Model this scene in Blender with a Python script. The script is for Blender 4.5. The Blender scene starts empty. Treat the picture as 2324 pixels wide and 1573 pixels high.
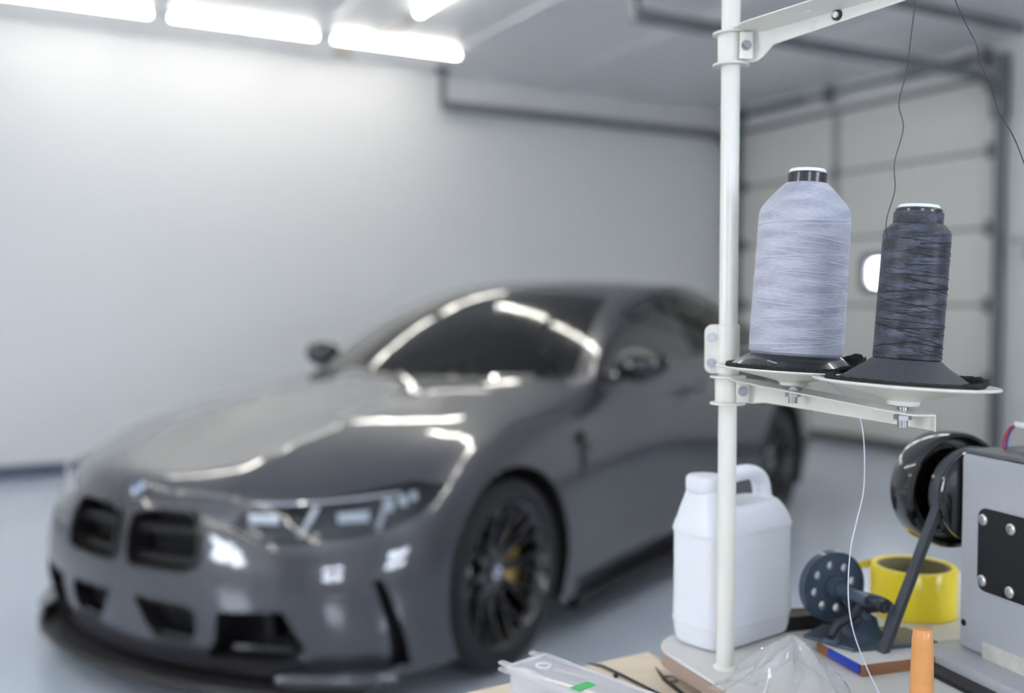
import bpy, bmesh, math, random
from mathutils import Vector, Matrix, Euler
from mathutils.bvhtree import BVHTree
random.seed(7)
PI = math.pi
scene = bpy.context.scene
COL = scene.collection
V = Vector

# ------------------------------------------------------------------ helpers
def lin(c):
    return tuple(((x / 255) / 12.92 if x / 255 <= .04045 else ((x / 255 + .055) / 1.055) ** 2.4) for x in c) + (1,)

def mat(name, c, rough=.5, metal=0., coat=0., coat_rough=.03, spec=.5, alpha=1., trans=0., ior=1.45, emit=None, estr=0.,
        noise=None, bump=None, sheen=0., coat_ior=1.5):
    """c sRGB 0-255. noise=(scale, amount[, stretch]) varies the colour; bump=(scale, strength[, stretch])."""
    m = bpy.data.materials.new(name); m.use_nodes = True
    nt = m.node_tree; b = nt.nodes['Principled BSDF']
    b.inputs['Base Color'].default_value = lin(c)
    b.inputs['Roughness'].default_value = rough
    b.inputs['Metallic'].default_value = metal
    b.inputs['Coat Weight'].default_value = coat
    b.inputs['Coat Roughness'].default_value = coat_rough
    b.inputs['Coat IOR'].default_value = coat_ior
    b.inputs['Specular IOR Level'].default_value = spec
    b.inputs['Alpha'].default_value = alpha
    b.inputs['Transmission Weight'].default_value = trans
    b.inputs['IOR'].default_value = ior
    b.inputs['Sheen Weight'].default_value = sheen
    if emit:
        b.inputs['Emission Color'].default_value = lin(emit)
        b.inputs['Emission Strength'].default_value = estr
    def coord(stretch):
        tc = nt.nodes.new('ShaderNodeTexCoord'); mp = nt.nodes.new('ShaderNodeMapping')
        mp.inputs['Scale'].default_value = stretch
        nt.links.new(tc.outputs['Object'], mp.inputs['Vector'])
        return mp.outputs['Vector']
    if noise:
        n = nt.nodes.new('ShaderNodeTexNoise'); n.inputs['Scale'].default_value = noise[0]; n.inputs['Detail'].default_value = 5
        nt.links.new(coord(noise[2] if len(noise) > 2 else (1, 1, 1)), n.inputs['Vector'])
        mx = nt.nodes.new('ShaderNodeMix'); mx.data_type = 'RGBA'
        L = lin(c); a = noise[1]
        mx.inputs['A'].default_value = tuple(x * (1 - a) for x in L[:3]) + (1,)
        mx.inputs['B'].default_value = tuple(min(1, x * (1 + a)) for x in L[:3]) + (1,)
        nt.links.new(n.outputs['Fac'], mx.inputs['Factor']); nt.links.new(mx.outputs['Result'], b.inputs['Base Color'])
    if bump:
        n = nt.nodes.new('ShaderNodeTexNoise'); n.inputs['Scale'].default_value = bump[0]; n.inputs['Detail'].default_value = 4
        nt.links.new(coord(bump[2] if len(bump) > 2 else (1, 1, 1)), n.inputs['Vector'])
        bp = nt.nodes.new('ShaderNodeBump'); bp.inputs['Strength'].default_value = bump[1]; bp.inputs['Distance'].default_value = .01
        nt.links.new(n.outputs['Fac'], bp.inputs['Height']); nt.links.new(bp.outputs['Normal'], b.inputs['Normal'])
    return m

def obj(name, bm, m, parent=None, ang=35, smooth=True, loc=None, rot=None):
    me = bpy.data.meshes.new(name)
    bmesh.ops.recalc_face_normals(bm, faces=bm.faces) if getattr(bm, 'faces', None) and not NORECALC[0] else None
    for f in bm.faces: f.smooth = smooth
    bm.to_mesh(me); bm.free()
    if smooth and ang < 180: me.set_sharp_from_angle(angle=math.radians(ang))
    for mm in (m if isinstance(m, (list, tuple)) else [m]): me.materials.append(mm)
    o = bpy.data.objects.new(name, me); COL.objects.link(o)
    if parent: o.parent = parent
    if loc: o.location = loc
    if rot: o.rotation_euler = rot
    return o
NORECALC = [False]

def tag(o, label=None, cat=None, group=None, kind=None):
    if label: o['label'] = label
    if cat: o['category'] = cat
    if group: o['group'] = group
    if kind: o['kind'] = kind
    return o

def thing(name, label, cat, loc=(0, 0, 0), rz=0., group=None, kind=None):
    o = bpy.data.objects.new(name, None); COL.objects.link(o)
    o.location = loc; o.rotation_euler = (0, 0, rz); o.empty_display_size = .05
    return tag(o, label, cat, group, kind)

def BM(): return bmesh.new()

def box(bm, c, s, rot=None, bev=0., seg=2):
    b2 = bmesh.new(); bmesh.ops.create_cube(b2, size=1)
    for v in b2.verts: v.co = V((v.co.x * s[0], v.co.y * s[1], v.co.z * s[2]))
    if bev: bmesh.ops.bevel(b2, geom=b2.edges[:], offset=bev, segments=seg, affect='EDGES', profile=.6)
    M = Matrix.Translation(c) @ (rot.to_matrix().to_4x4() if rot else Matrix())
    b2.transform(M); join(bm, b2)

def join(bm, b2):
    me = bpy.data.meshes.new('t'); b2.to_mesh(me); b2.free(); bm.from_mesh(me); bpy.data.meshes.remove(me)

def frame(d):
    d = V(d).normalized(); u = d.orthogonal().normalized(); return u, d.cross(u), d

def cyl(bm, a, b, r, r2=None, n=24, cap=True):
    a, b = V(a), V(b); r2 = r if r2 is None else r2
    u, w, d = frame(b - a); R = []
    for p, rr in ((a, r), (b, r2)):
        R.append([bm.verts.new(p + (u * math.cos(t) + w * math.sin(t)) * rr) for t in (2 * PI * k / n for k in range(n))])
    for k in range(n): bm.faces.new((R[0][k], R[0][(k + 1) % n], R[1][(k + 1) % n], R[1][k]))
    if cap: bm.faces.new(R[0][::-1]); bm.faces.new(R[1])

def lathe(bm, prof, n=48, M=None, closed=False):
    """prof list of (r, z) about local z."""
    rings = []
    for r, z in prof:
        if r < 1e-6: rings.append([bm.verts.new((0, 0, z))])
        else: rings.append([bm.verts.new((r * math.cos(2 * PI * k / n), r * math.sin(2 * PI * k / n), z)) for k in range(n)])
    pairs = list(zip(rings, rings[1:])) + ([(rings[-1], rings[0])] if closed else [])
    for A, B in pairs:
        for k in range(n):
            q = [A[k % len(A)], A[(k + 1) % len(A)], B[(k + 1) % len(B)], B[k % len(B)]]
            q = [v for i, v in enumerate(q) if v not in q[:i]]
            if len(q) > 2:
                try: bm.faces.new(q)
                except ValueError: pass
    if M is not None: bmesh.ops.transform(bm, matrix=M, verts=[v for R in rings for v in R])

def tube(bm, pts, r, n=10, cap=True, rs=None):
    pts = [V(p) for p in pts]; rings = []; u = None
    for i, p in enumerate(pts):
        d = (pts[min(i + 1, len(pts) - 1)] - pts[max(i - 1, 0)]).normalized()
        if u is None: u = d.orthogonal().normalized()
        u = (u - d * u.dot(d)).normalized(); w = d.cross(u); rr = rs[i] if rs else r
        rings.append([bm.verts.new(p + (u * math.cos(2 * PI * k / n) + w * math.sin(2 * PI * k / n)) * rr) for k in range(n)])
    for A, B in zip(rings, rings[1:]):
        for k in range(n): bm.faces.new((A[k], A[(k + 1) % n], B[(k + 1) % n], B[k]))
    if cap: bm.faces.new(rings[0][::-1]); bm.faces.new(rings[-1])

def spline(pts, n=8):
    """Catmull-Rom through pts."""
    P = [V(p) for p in pts]; P = [P[0] * 2 - P[1]] + P + [P[-1] * 2 - P[-2]]; out = []
    for i in range(1, len(P) - 2):
        for k in range(n):
            t = k / n; a, b, c, d = P[i - 1], P[i], P[i + 1], P[i + 2]
            out.append(.5 * ((2 * b) + (c - a) * t + (2 * a - 5 * b + 4 * c - d) * t * t + (3 * b - a - 3 * c + d) * t ** 3))
    return out + [P[-2]]

def prism(bm, poly, d, off=(0, 0, 0)):
    """poly: 3-D points of a planar outline, extruded by vector d."""
    d = V(d); off = V(off)
    A = [bm.verts.new(V(p) + off) for p in poly]; B = [bm.verts.new(V(p) + off + d) for p in poly]
    n = len(A)
    bm.faces.new(A[::-1]); bm.faces.new(B)
    for k in range(n): bm.faces.new((A[k], A[(k + 1) % n], B[(k + 1) % n], B[k]))

def strip(bm, prof, path_pts):
    """sweep a closed 2-D profile (side, up) along a 3-D path; side = horizontal normal of the path."""
    pts = [V(p) for p in path_pts]; rings = []
    for i, p in enumerate(pts):
        d = (pts[min(i + 1, len(pts) - 1)] - pts[max(i - 1, 0)]).normalized()
        rings.append((p, d))
    return rings

def rrect(w, h, r, n=5):
    out = []
    for cx, cy, a0 in ((w / 2 - r, h / 2 - r, 0), (-w / 2 + r, h / 2 - r, 90), (-w / 2 + r, -h / 2 + r, 180), (w / 2 - r, -h / 2 + r, 270)):
        for k in range(n + 1):
            a = math.radians(a0 + 90 * k / n); out.append((cx + r * math.cos(a), cy + r * math.sin(a)))
    return out

def loft(bm, loops, cap=True):
    R = [[bm.verts.new(p) for p in L] for L in loops]; n = len(R[0])
    for A, B in zip(R, R[1:]):
        for k in range(n): bm.faces.new((A[k], A[(k + 1) % n], B[(k + 1) % n], B[k]))
    if cap: bm.faces.new(R[0][::-1]); bm.faces.new(R[-1])

def bez(o, w, seg=2, ang=40):
    md = o.modifiers.new('bevel', 'BEVEL'); md.width = w; md.segments = seg; md.limit_method = 'ANGLE'; md.angle_limit = math.radians(ang)
    return o
# ------------------------------------------------------------------ setting: workshop room (room frame: a along the long wall, b towards it)
RZ = math.radians(29)
A0, A1, B0, B1, HC = -5.2, 7.1, -3.2, 8.1, 3.32
M_wall = mat('wall_panel_white', (226, 226, 226), rough=.38, noise=(.6, .012))
M_ceil = mat('ceiling_panel_grey', (240, 241, 243), rough=.3, noise=(.8, .02))
M_floor = mat('floor_epoxy_grey', (200, 209, 221), rough=.26, coat=.3, coat_rough=.12, noise=(1.3, .07), bump=(2.5, .02))
M_base = mat('skirting_slate', (92, 100, 120), rough=.5)
M_door = mat('door_panel_grey', (228, 226, 221), rough=.5, noise=(1.2, .02))
M_seam = mat('door_seam_rubber', (120, 120, 118), rough=.7)
M_galv = mat('galvanised_steel', (128, 133, 137), rough=.42, metal=.6, noise=(9, .15))
M_tube = mat('light_diffuser', (255, 255, 255), rough=.4, emit=(255, 251, 240), estr=22.5)
M_bat = mat('light_housing', (225, 225, 225), rough=.4)
M_cable = mat('beige_cable', (168, 156, 140), rough=.6)
M_glassw = mat('window_glass', (235, 242, 255), rough=.02, trans=1., ior=1.45)
M_frame = mat('window_frame_grey', (70, 74, 80), rough=.5)

def rot_setting(o): o.rotation_euler = (0, 0, RZ); return o
def struct(name, bm, m, parent=None, **k):
    o = obj(name, bm, m, parent, **k)
    if not parent: rot_setting(o); o['kind'] = 'structure'
    return o

T = .15
bm = BM(); box(bm, ((A0 + A1) / 2, (B0 + B1) / 2, -.05), (A1 - A0 + .6, B1 - B0 + .6, .1)); struct('floor', bm, M_floor)
bm = BM(); box(bm, ((A0 + A1) / 2, (B0 + B1) / 2, HC + .05), (A1 - A0 + .6, B1 - B0 + .6, .1))
cei = struct('ceiling', bm, M_ceil)
for a in (-3.55, -2.37, -1.19, -.01, 1.17, 2.35, 3.53, 4.71, 5.89):   # panel joints
    bm = BM(); box(bm, (a, (B0 + B1) / 2, HC - .006), (.035, B1 - B0, .012), bev=.003); obj('joint_strip', bm, M_ceil, cei)
bm = BM(); box(bm, ((A0 + A1) / 2, B1 + T / 2, HC / 2), (A1 - A0, T, HC)); struct('wall_left', bm, M_wall)
# wall with the sectional door: opening b 4.98..8.0, z 0..3.1
DB0, DB1, DZ = 4.98, 8.0, 3.08
bm = BM()
box(bm, (A1 + T / 2, (B0 + DB0) / 2, HC / 2), (T, DB0 - B0, HC)); box(bm, (A1 + T / 2, (DB1 + B1 + T) / 2, HC / 2), (T, B1 + T - DB1, HC))
box(bm, (A1 + T / 2, (DB0 + DB1) / 2, (DZ + HC) / 2), (T, DB1 - DB0, HC - DZ)); struct('wall_back', bm, M_wall)
# walls behind the camera with windows letting daylight in
def wall_with_holes(bm, axis, pos, lo, hi, holes):
    """axis 'a': wall at a=pos, running along b ; holes (lo, hi, z0, z1)"""
    def bx(l, h, z0, z1):
        if h - l < 1e-3 or z1 - z0 < 1e-3: return
        if axis == 'a': box(bm, (pos, (l + h) / 2, (z0 + z1) / 2), (T, h - l, z1 - z0))
        else: box(bm, ((l + h) / 2, pos, (z0 + z1) / 2), (h - l, T, z1 - z0))
    x = lo
    for l, h, z0, z1 in sorted(holes):
        bx(x, l, 0, HC); bx(l, h, 0, z0); bx(l, h, z1, HC); x = h
    bx(x, hi, 0, HC)
WF = [(1.0, 2.5, .95, 2.35)]
WR = [(-2.6, -1.2, 1.0, 2.3), (1.2, 2.6, 1.0, 2.3)]
bm = BM(); wall_with_holes(bm, 'a', A0 - T / 2, B0 - T, B1 + T, WF); struct('wall_front', bm, M_wall)
bm = BM(); wall_with_holes(bm, 'b', B0 - T / 2, A0, A1, WR); struct('wall_right', bm, M_wall)
wn = 0
for axis, holes in (('a', WF), ('b', WR)):
    for l, h, z0, z1 in holes:
        wn += 1; bm = BM(); g = BM(); w = h - l
        def place(b_, u, v, su, sv, th):
            if axis == 'a': box(b_, (A0 - T / 2, l + u, v), (th, su, sv))
            else: box(b_, (l + u, B0 - T / 2, v), (su, th, sv))
        for u in (.03, w / 2, w - .03): place(bm, u, (z0 + z1) / 2, .06, z1 - z0, .07)
        for v in (z0 + .03, z1 - .03): place(bm, w / 2, v, w, .06, .07)
        place(g, w / 2, (z0 + z1) / 2, w - .06, z1 - z0 - .06, .006)
        wo = struct('window_%d' % wn, bm, M_frame); obj('pane', g, M_glassw, wo)
# skirting
bm = BM(); box(bm, ((A0 + A1) / 2, B1 - .008, .05), (A1 - A0, .016, .1), bev=.004); struct('baseboard_left', bm, M_base)
bm = BM(); box(bm, (A1 - .008, (B0 + DB0 - .1) / 2, .05), (.016, DB0 - .1 - B0, .1), bev=.004); struct('baseboard_back', bm, M_base)

# sectional door
door = BM()
for b in (DB0 + .02, DB1 - .02): box(door, (A1 + .05, b, DZ / 2), (.08, .04, DZ), bev=.005)
box(door, (A1 + .05, (DB0 + DB1) / 2, DZ - .02), (.08, DB1 - DB0, .04), bev=.005)
door = struct('door_1', door, M_galv)
seams = [.04, .66, 1.27, 1.88, 2.49, 3.06]
for k in range(5):
    z0, z1 = seams[k], seams[k + 1]; bm = BM()
    if k == 2:   # porthole window in this section
        wz0, wz1, wb0, wb1 = 1.41, 1.70, 5.72, 6.34
        for (y0, y1, q0, q1) in ((DB0 + .03, wb0, z0, z1), (wb1, DB1 - .03, z0, z1), (wb0, wb1, z0, wz0), (wb0, wb1, wz1, z1)):
            pad = .012
            box(bm, (A1 + .06, (y0 + y1) / 2, (max(q0, z0 + pad) + min(q1, z1 - pad)) / 2), (.045, y1 - y0, min(q1, z1 - pad) - max(q0, z0 + pad)))
    else: box(bm, (A1 + .06, (DB0 + DB1) / 2, (z0 + z1) / 2), (.045, DB1 - DB0 - .06, z1 - z0 - .024), bev=.008)
    obj('panel', bm, M_door, door)
bm = BM()
for z in seams: box(bm, (A1 + .07, (DB0 + DB1) / 2, z), (.05, DB1 - DB0 - .06, .05))
obj('seam_seal', bm, M_seam, door)
bm = BM()
pl = [(A1 + .03, 6.03 + u, 1.555 + v) for u, v in rrect(.70, .37, .09)]; pi_ = [(A1 + .03, 6.03 + u, 1.555 + v) for u, v in rrect(.56, .24, .07)]
oA = [bm.verts.new(p) for p in pl]; iA = [bm.verts.new(p) for p in pi_]
oB = [bm.verts.new(V(p) + V((.03, 0, 0))) for p in pl]; iB = [bm.verts.new(V(p) + V((.06, 0, 0))) for p in pi_]
n = len(pl)
for k in range(n):
    j = (k + 1) % n
    bm.faces.new((oA[k], oA[j], iA[j], iA[k])); bm.faces.new((oA[k], oA[j], oB[j], oB[k])); bm.faces.new((iA[k], iA[j], iB[j], iB[k]))
wf = obj('window_frame', bm, mat('porthole_frame', (120, 122, 124), rough=.5), door)
bm = BM(); box(bm, (A1 + .06, 6.03, 1.555), (.01, .58, .26)); obj('window_pane', bm, mat('porthole_acrylic', (240, 245, 255), rough=.3, trans=1.), wf)
for b in (DB0 + .1, 6.67, DB1 - .1):
    for z in seams[1:5]:
        bm = BM(); box(bm, (A1 + .03, b, z), (.03, .07, .13), bev=.006); cyl(bm, (A1 + .01, b, z - .05), (A1 + .01, b, z + .05), .012)
        obj('hinge', bm, M_galv, door)
bm = BM(); box(bm, (A1 + .033, 6.67, 1.9), (.02, .085, 2.3), bev=.005); obj('stile', bm, mat('door_stile', (168, 171, 172), rough=.5), door)
bm = BM(); box(bm, (A1 + .05, (DB0 + DB1) / 2, .042), (.09, DB1 - DB0, .084), bev=.01); obj('bottom_seal', bm, mat('door_bottom_rubber', (96, 97, 98), rough=.7), door)

# tracks: vertical + curve + horizontal + hanger (one thing each side)
def track(b, aend, label):
    t = thing('door_track', label, 'door track', (0, 0, 0), RZ, None)
    R = .32; ph = [(A1 - .07, b, .02)] + [(A1 - .07, b, z) for z in (1, 2, 3.01 - R)]
    ph += [(A1 - .07 - R + R * math.cos(q), b, 3.01 - R + R * math.sin(q)) for q in (PI / 2 * k / 8 for k in range(1, 9))]
    ph += [(aend, b, 3.01)]
    bm = BM(); P = [V(p) for p in ph]; rings = []
    for i, p in enumerate(P):
        d = (P[min(i + 1, len(P) - 1)] - P[max(i - 1, 0)]).normalized(); s = V((0, 1, 0)); w = d.cross(s)
        rings.append([p + s * u + w * v for u, v in ((-.03, -.035), (.03, -.035), (.03, -.028), (-.022, -.028), (-.022, .028), (.03, .028), (.03, .035), (-.03, .035))])
    loft(bm, rings); obj('rail', bm, M_galv, t)
    bm = BM(); box(bm, (aend + .02, b, (3.01 + HC) / 2), (.05, .03, HC - 3.01 - .002), bev=.004)
    box(bm, (aend + .02, b, HC - .008), (.12, .12, .012)); obj('hanger', bm, M_galv, t)
    bm = BM(); box(bm, (A1 - .08, b, 2.95), (.12, .1, .5), bev=.01); obj('mounting_plate', bm, M_galv, t)
    return t
track(7.95, 3.70, 'grey steel door rail curving up beside the long white wall')
track(4.93, 3.56, 'grey steel door rail on the right side of the big sectional door')
t = thing('spring_shaft', 'grey horizontal shaft running above the sectional door', 'spring shaft', (0, 0, 0), RZ)
bm = BM(); cyl(bm, (A1 - .12, 5.04, 3.2), (A1 - .12, 7.86, 3.2), .016); obj('shaft', bm, M_galv, t)
for b in (5.5, 7.3):
    bm = BM(); cyl(bm, (A1 - .12, b - .35, 3.2), (A1 - .12, b + .35, 3.2), .035); obj('spring', bm, M_galv, t)
for b in (5.06, 6.67, 7.84):
    bm = BM(); box(bm, (A1 - .07, b, 3.2), (.13, .02, .16), bev=.004); obj('bracket', bm, M_galv, t)
bm = BM(); box(bm, (5.2, 4.6, 3.27), (3.2, .05, .05), bev=.006)
rot_setting(tag(obj('cable_tray', bm, M_galv), 'grey metal conduit along the ceiling above the right door rail', 'conduit'))
bm = BM(); box(bm, (A1 - .03, 4.62, 1.66), (.05, .07, 3.28), bev=.008)
rot_setting(tag(obj('cable_duct', bm, mat('duct_grey', (172, 176, 182), rough=.5)), 'pale grey vertical cable duct on the wall right of the door', 'cable duct'))
bm = BM(); box(bm, (A1 - .04, 4.78, 1.72), (.07, .13, .2), bev=.012)
sw = rot_setting(tag(obj('switch_box', bm, mat('switch_white', (214, 216, 218), rough=.45)), 'small white switch box on the wall beside the door frame', 'switch box'))
bm = BM(); cyl(bm, (A1 - .075, 4.78, 1.76), (A1 - .085, 4.78, 1.76), .02); obj('button', bm, M_frame, sw)

# LED batten lights; each its own thing
def batten(a, b, along, label, grp, L=1.165):
    t = thing('ceiling_light', label, 'ceiling light', (0, 0, 0), 0, grp)
    t.matrix_world = Matrix.Rotation(RZ, 4, 'Z') @ Matrix.Translation((a, b, HC)) @ Matrix.Rotation(0 if along == 'a' else PI / 2, 4, 'Z')
    bm = BM(); box(bm, (0, 0, -.009), (L - .01, .05, .017), bev=.003); obj('housing', bm, M_bat, t)
    bm = BM(); lo = []; D_ = L / 2 - .058
    for x in (-D_, -D_ + .006, D_ - .006, D_):
        k = .8 if abs(x) > D_ - .003 else 1
        lo.append([(x, -.026 * math.cos(PI * q / 10) * k, -.019 - .026 * math.sin(PI * q / 10) * k) for q in range(11)])
    loft(bm, lo); obj('diffuser', bm, M_tube, t)
    for s in (-1, 1):
        bm = BM(); box(bm, (s * (L / 2 - .027), 0, -.030), (.060, .056, .028), bev=.002); obj('end_cap', bm, M_bat, t)
    return t
ga = 'led lights in the row beside the long wall'
row_lab = ['lit white batten light, the row end nearest the door rail', 'lit white batten light, second in the row from the door rail end', 'lit white batten light cut by the left edge of the photo']
for k in range(3):
    lab = row_lab[k]
    batten(3.05 - 1.19 * k, 7.36, 'a', lab, ga)
gb = 'led lights in the rows crossing the room'
for ci, (a, bs) in enumerate(((2.83, 6.49), (-1.3, 6.49), (-4.2, 6.49))):  # the third row is added, unseen, to brighten the room
    for k in range(6):
        lab = 'lit white light at the top edge, running towards the camera' if (ci, k) == (0, 0) else 'lit white batten light in a crossing row, unseen outside the frame'
        batten(a, bs - .585 - 1.19 * k, 'b', lab, gb)
bm = BM(); tube(bm, spline([(2.83, 6.52, HC - .01), (2.84, 6.7, HC - .04), (2.82, 7.0, HC - .035), (2.83, 7.3, HC - .012)], 6), .011)
rot_setting(tag(obj('light_cable', bm, M_cable), 'beige cable linking the crossing light to the wall row', 'cable'))
bm = BM(); box(bm, (2.75, 7.78, HC - .02), (.16, .05, .03), bev=.008); rot_setting(tag(obj('junction_box', bm, M_cable), 'small beige junction box on the ceiling between light row and wall', 'junction box'))

# daylight outside
w = bpy.data.worlds.new('World'); scene.world = w; w.use_nodes = True
w.node_tree.nodes['Background'].inputs['Color'].default_value = lin((241, 242, 247)); w.node_tree.nodes['Background'].inputs['Strength'].default_value = 15.

cd = bpy.data.cameras.new('camera'); cam = bpy.data.objects.new('camera', cd); COL.objects.link(cam); scene.camera = cam
cd.sensor_width = 36; cd.lens = 2259 * 36 / 2324; cam.location = (0, 0, 1.2735); cam.rotation_euler = (PI / 2 - math.radians(2.4), 0, 0)
cd.dof.use_dof = True; cd.dof.focus_distance = .86; cd.dof.aperture_fstop = 2.8; cd.clip_start = .02
scene.view_settings.view_transform = 'Standard'; scene.view_settings.look = 'None'; scene.view_settings.exposure = .45; scene.view_settings.gamma = 1.
scene.view_settings.use_curve_mapping = False
scene.cycles.max_bounces = 10; scene.cycles.transparent_max_bounces = 12
# ------------------------------------------------------------------ the car (car frame: x forward from front axle, y left, z up)
TH = math.radians(33.56)
CARM = Matrix.Translation((-.774, 3.927, 0)) @ Matrix.Rotation(math.atan2(-math.cos(TH), -math.sin(TH)), 4, 'Z')
M_paint = mat('car_paint_grey', (47, 47, 54), rough=.35, metal=.15, coat=1., coat_rough=.015, ior=1.5, coat_ior=1.75)
M_gloss = mat('gloss_black', (14, 14, 16), rough=.08, coat=1.)
M_mblack = mat('matt_black_plastic', (22, 22, 25), rough=.55)
M_void = mat('deep_black_mesh', (6, 6, 7), rough=.8)
M_cglass = mat('tinted_car_glass', (28, 34, 36), rough=.02, coat=1., coat_rough=.0, alpha=.82)
M_rubber = mat('tyre_rubber', (34, 34, 37), rough=.62, bump=(60, .1))
M_disc = mat('brake_disc_steel', (130, 130, 132), rough=.3, metal=1.)
M_gold = mat('brake_caliper_gold', (190, 150, 60), rough=.3, metal=.5, coat=.6)
M_chrome = mat('chrome', (220, 222, 226), rough=.08, metal=1.)
M_lamp = mat('headlight_reflector', (232, 235, 242), rough=.25, coat=.5)
M_lens = mat('headlight_clear_cover', (255, 255, 255), rough=.02, coat=1., coat_rough=0., alpha=.12)
M_seat = mat('seat_leather', (66, 70, 74), rough=.5)

car = thing('car', 'dark grey sports saloon parked diagonally before the long white wall', 'car')
car.matrix_world = CARM

P = {}
# wrap columns: (x, y) for rows 0..5 and z for rows 0..5
front = {
 0: [(.845, 0, .13), (.885, 0, .23), (.893, 0, .35), (.885, 0, .48), (.862, 0, .60), (.80, 0, .695)],
 1: [(.84, .13, .13), (.88, .13, .23), (.889, .13, .35), (.882, .13, .48), (.858, .13, .605), (.79, .13, .70)],
 2: [(.80, .35, .13), (.845, .35, .23), (.858, .35, .35), (.852, .35, .48), (.822, .35, .60), (.755, .35, .70)],
 3: [(.74, .56, .13), (.785, .57, .23), (.80, .57, .35), (.79, .57, .48), (.745, .56, .59), (.675, .55, .69)],
 4: [(.645, .74, .13), (.685, .75, .23), (.69, .75, .35), (.675, .745, .48), (.625, .73, .59), (.545, .71, .70)],
 5: [(.50, .865, .13), (.54, .875, .23), (.535, .88, .35), (.51, .88, .48), (.46, .87, .61), (.37, .83, .725)],
 6: [(.40, .935, .14), (.385, .95, .25), (.365, .955, .38), (.335, .955, .52), (.28, .945, .66), (.19, .875, .785)],
 7: [(0, .94, .15), (0, .952, .27), (0, .958, .41), (0, .958, .57), (-.01, .945, .73), (-.05, .875, .845)],
 8: [(-.40, .925, .15), (-.40, .94, .27), (-.40, .948, .42), (-.40, .945, .58), (-.41, .93, .76), (-.43, .865, .895)],
 9: [(-.80, .90, .16), (-.80, .915, .27), (-.80, .90, .42), (-.80, .90, .60), (-.80, .895, .79), (-.82, .80, .945)],
 10: [(-1.25, .89, .16), (-1.25, .91, .27), (-1.25, .895, .42), (-1.25, .90, .61), (-1.25, .90, .80), (-1.22, .815, .955)],
 11: [(-1.7, .89, .16), (-1.7, .91, .27), (-1.7, .895, .42), (-1.7, .90, .61), (-1.7, .90, .81), (-1.7, .82, .965)],
 12: [(-2.2, .90, .16), (-2.2, .915, .27), (-2.2, .91, .42), (-2.2, .91, .61), (-2.2, .905, .82), (-2.2, .825, .98)],
 13: [(-2.75, .93, .15), (-2.75, .95, .27), (-2.75, .958, .42), (-2.75, .958, .60), (-2.75, .935, .84), (-2.75, .83, 1.0)],
 14: [(-3.2, .915, .16), (-3.2, .94, .28), (-3.2, .95, .42), (-3.2, .945, .60), (-3.2, .92, .86), (-3.15, .80, 1.02)],
 15: [(-3.5, .88, .18), (-3.52, .91, .30), (-3.53, .92, .44), (-3.53, .92, .62), (-3.52, .89, .87), (-3.48, .76, 1.03)],
 16: [(-3.68, .78, .20), (-3.74, .82, .31), (-3.76, .84, .45), (-3.76, .84, .63), (-3.74, .81, .88), (-3.70, .69, 1.035)],
 17: [(-3.78, .60, .20), (-3.84, .62, .31), (-3.86, .63, .45), (-3.86, .63, .63), (-3.85, .62, .88), (-3.82, .56, 1.04)],
 18: [(-3.82, .45, .20), (-3.87, .46, .31), (-3.90, .46, .45), (-3.90, .46, .63), (-3.88, .45, .88), (-3.86, .42, 1.05)],
 19: [(-3.84, .28, .20), (-3.89, .28, .31), (-3.92, .28, .45), (-3.92, .28, .63), (-3.90, .28, .88), (-3.88, .27, 1.055)],
 20: [(-3.85, .13, .20), (-3.90, .13, .31), (-3.93, .13, .45), (-3.93, .13, .63), (-3.91, .13, .88), (-3.89, .13, 1.058)],
 21: [(-3.85, 0, .20), (-3.90, 0, .31), (-3.93, 0, .45), (-3.93, 0, .63), (-3.91, 0, .88), (-3.89, 0, 1.058)],
}
for c, rows in front.items():
    rows[:] = [(x if x > -3.2 else -3.2 + (x + 3.2) * .84, y, z) for x, y, z in rows]
    for r, p in enumerate(rows): P['w', c, r] = V(p)
lerp = lambda a, b, t: a + (b - a) * t
def prof(pts, i, n=5):
    return pts[i]
# hood
hx = [None, .50, .16, -.26, -.68]; hz = [None, .785, .852, .912, .955]
for i in range(6): P['h', i, 0] = P['w', i, 5]
for j in range(5): P['h', 5, j] = P['w', 5 + j, 5]
yf = [0, .15, .35, .53, .70, 1]
dz = [-.012, -.006, .020, .006, -.003, 0]
for j in range(1, 5):
    E = P['h', 5, j]
    for i in range(5):
        t = yf[i] / .875; s = t ** 2.2
        x = lerp(hx[j], E.x, s); y = E.y * t
        z = lerp(hz[j], E.z + .012, t ** 2) + dz[i] * (1 if j < 3 else .7 if j == 3 else .3)
        P['h', i, j] = V((x, y, z))
# windscreen
Ap = [P['h', 5, 4], V((-1.03, .745, 1.10)), V((-1.27, .67, 1.235)), V((-1.52, .60, 1.335))]
Ac = [P['h', 0, 4], V((-.92, 0, 1.125)), V((-1.15, 0, 1.26)), V((-1.40, 0, 1.375))]
yg = [0, .17, .38, .60, .82, 1.]
for k in range(4):
    for i in range(6):
        t = yg[i]; s = t ** 2.3
        P['g', i, k] = V((lerp(Ac[k].x, Ap[k].x, s), Ap[k].y * t, lerp(Ac[k].z, Ap[k].z, t ** 2.6)))
    if k == 0:
        for i in range(6): P['g', i, 0] = P['h', i, 4]
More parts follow.
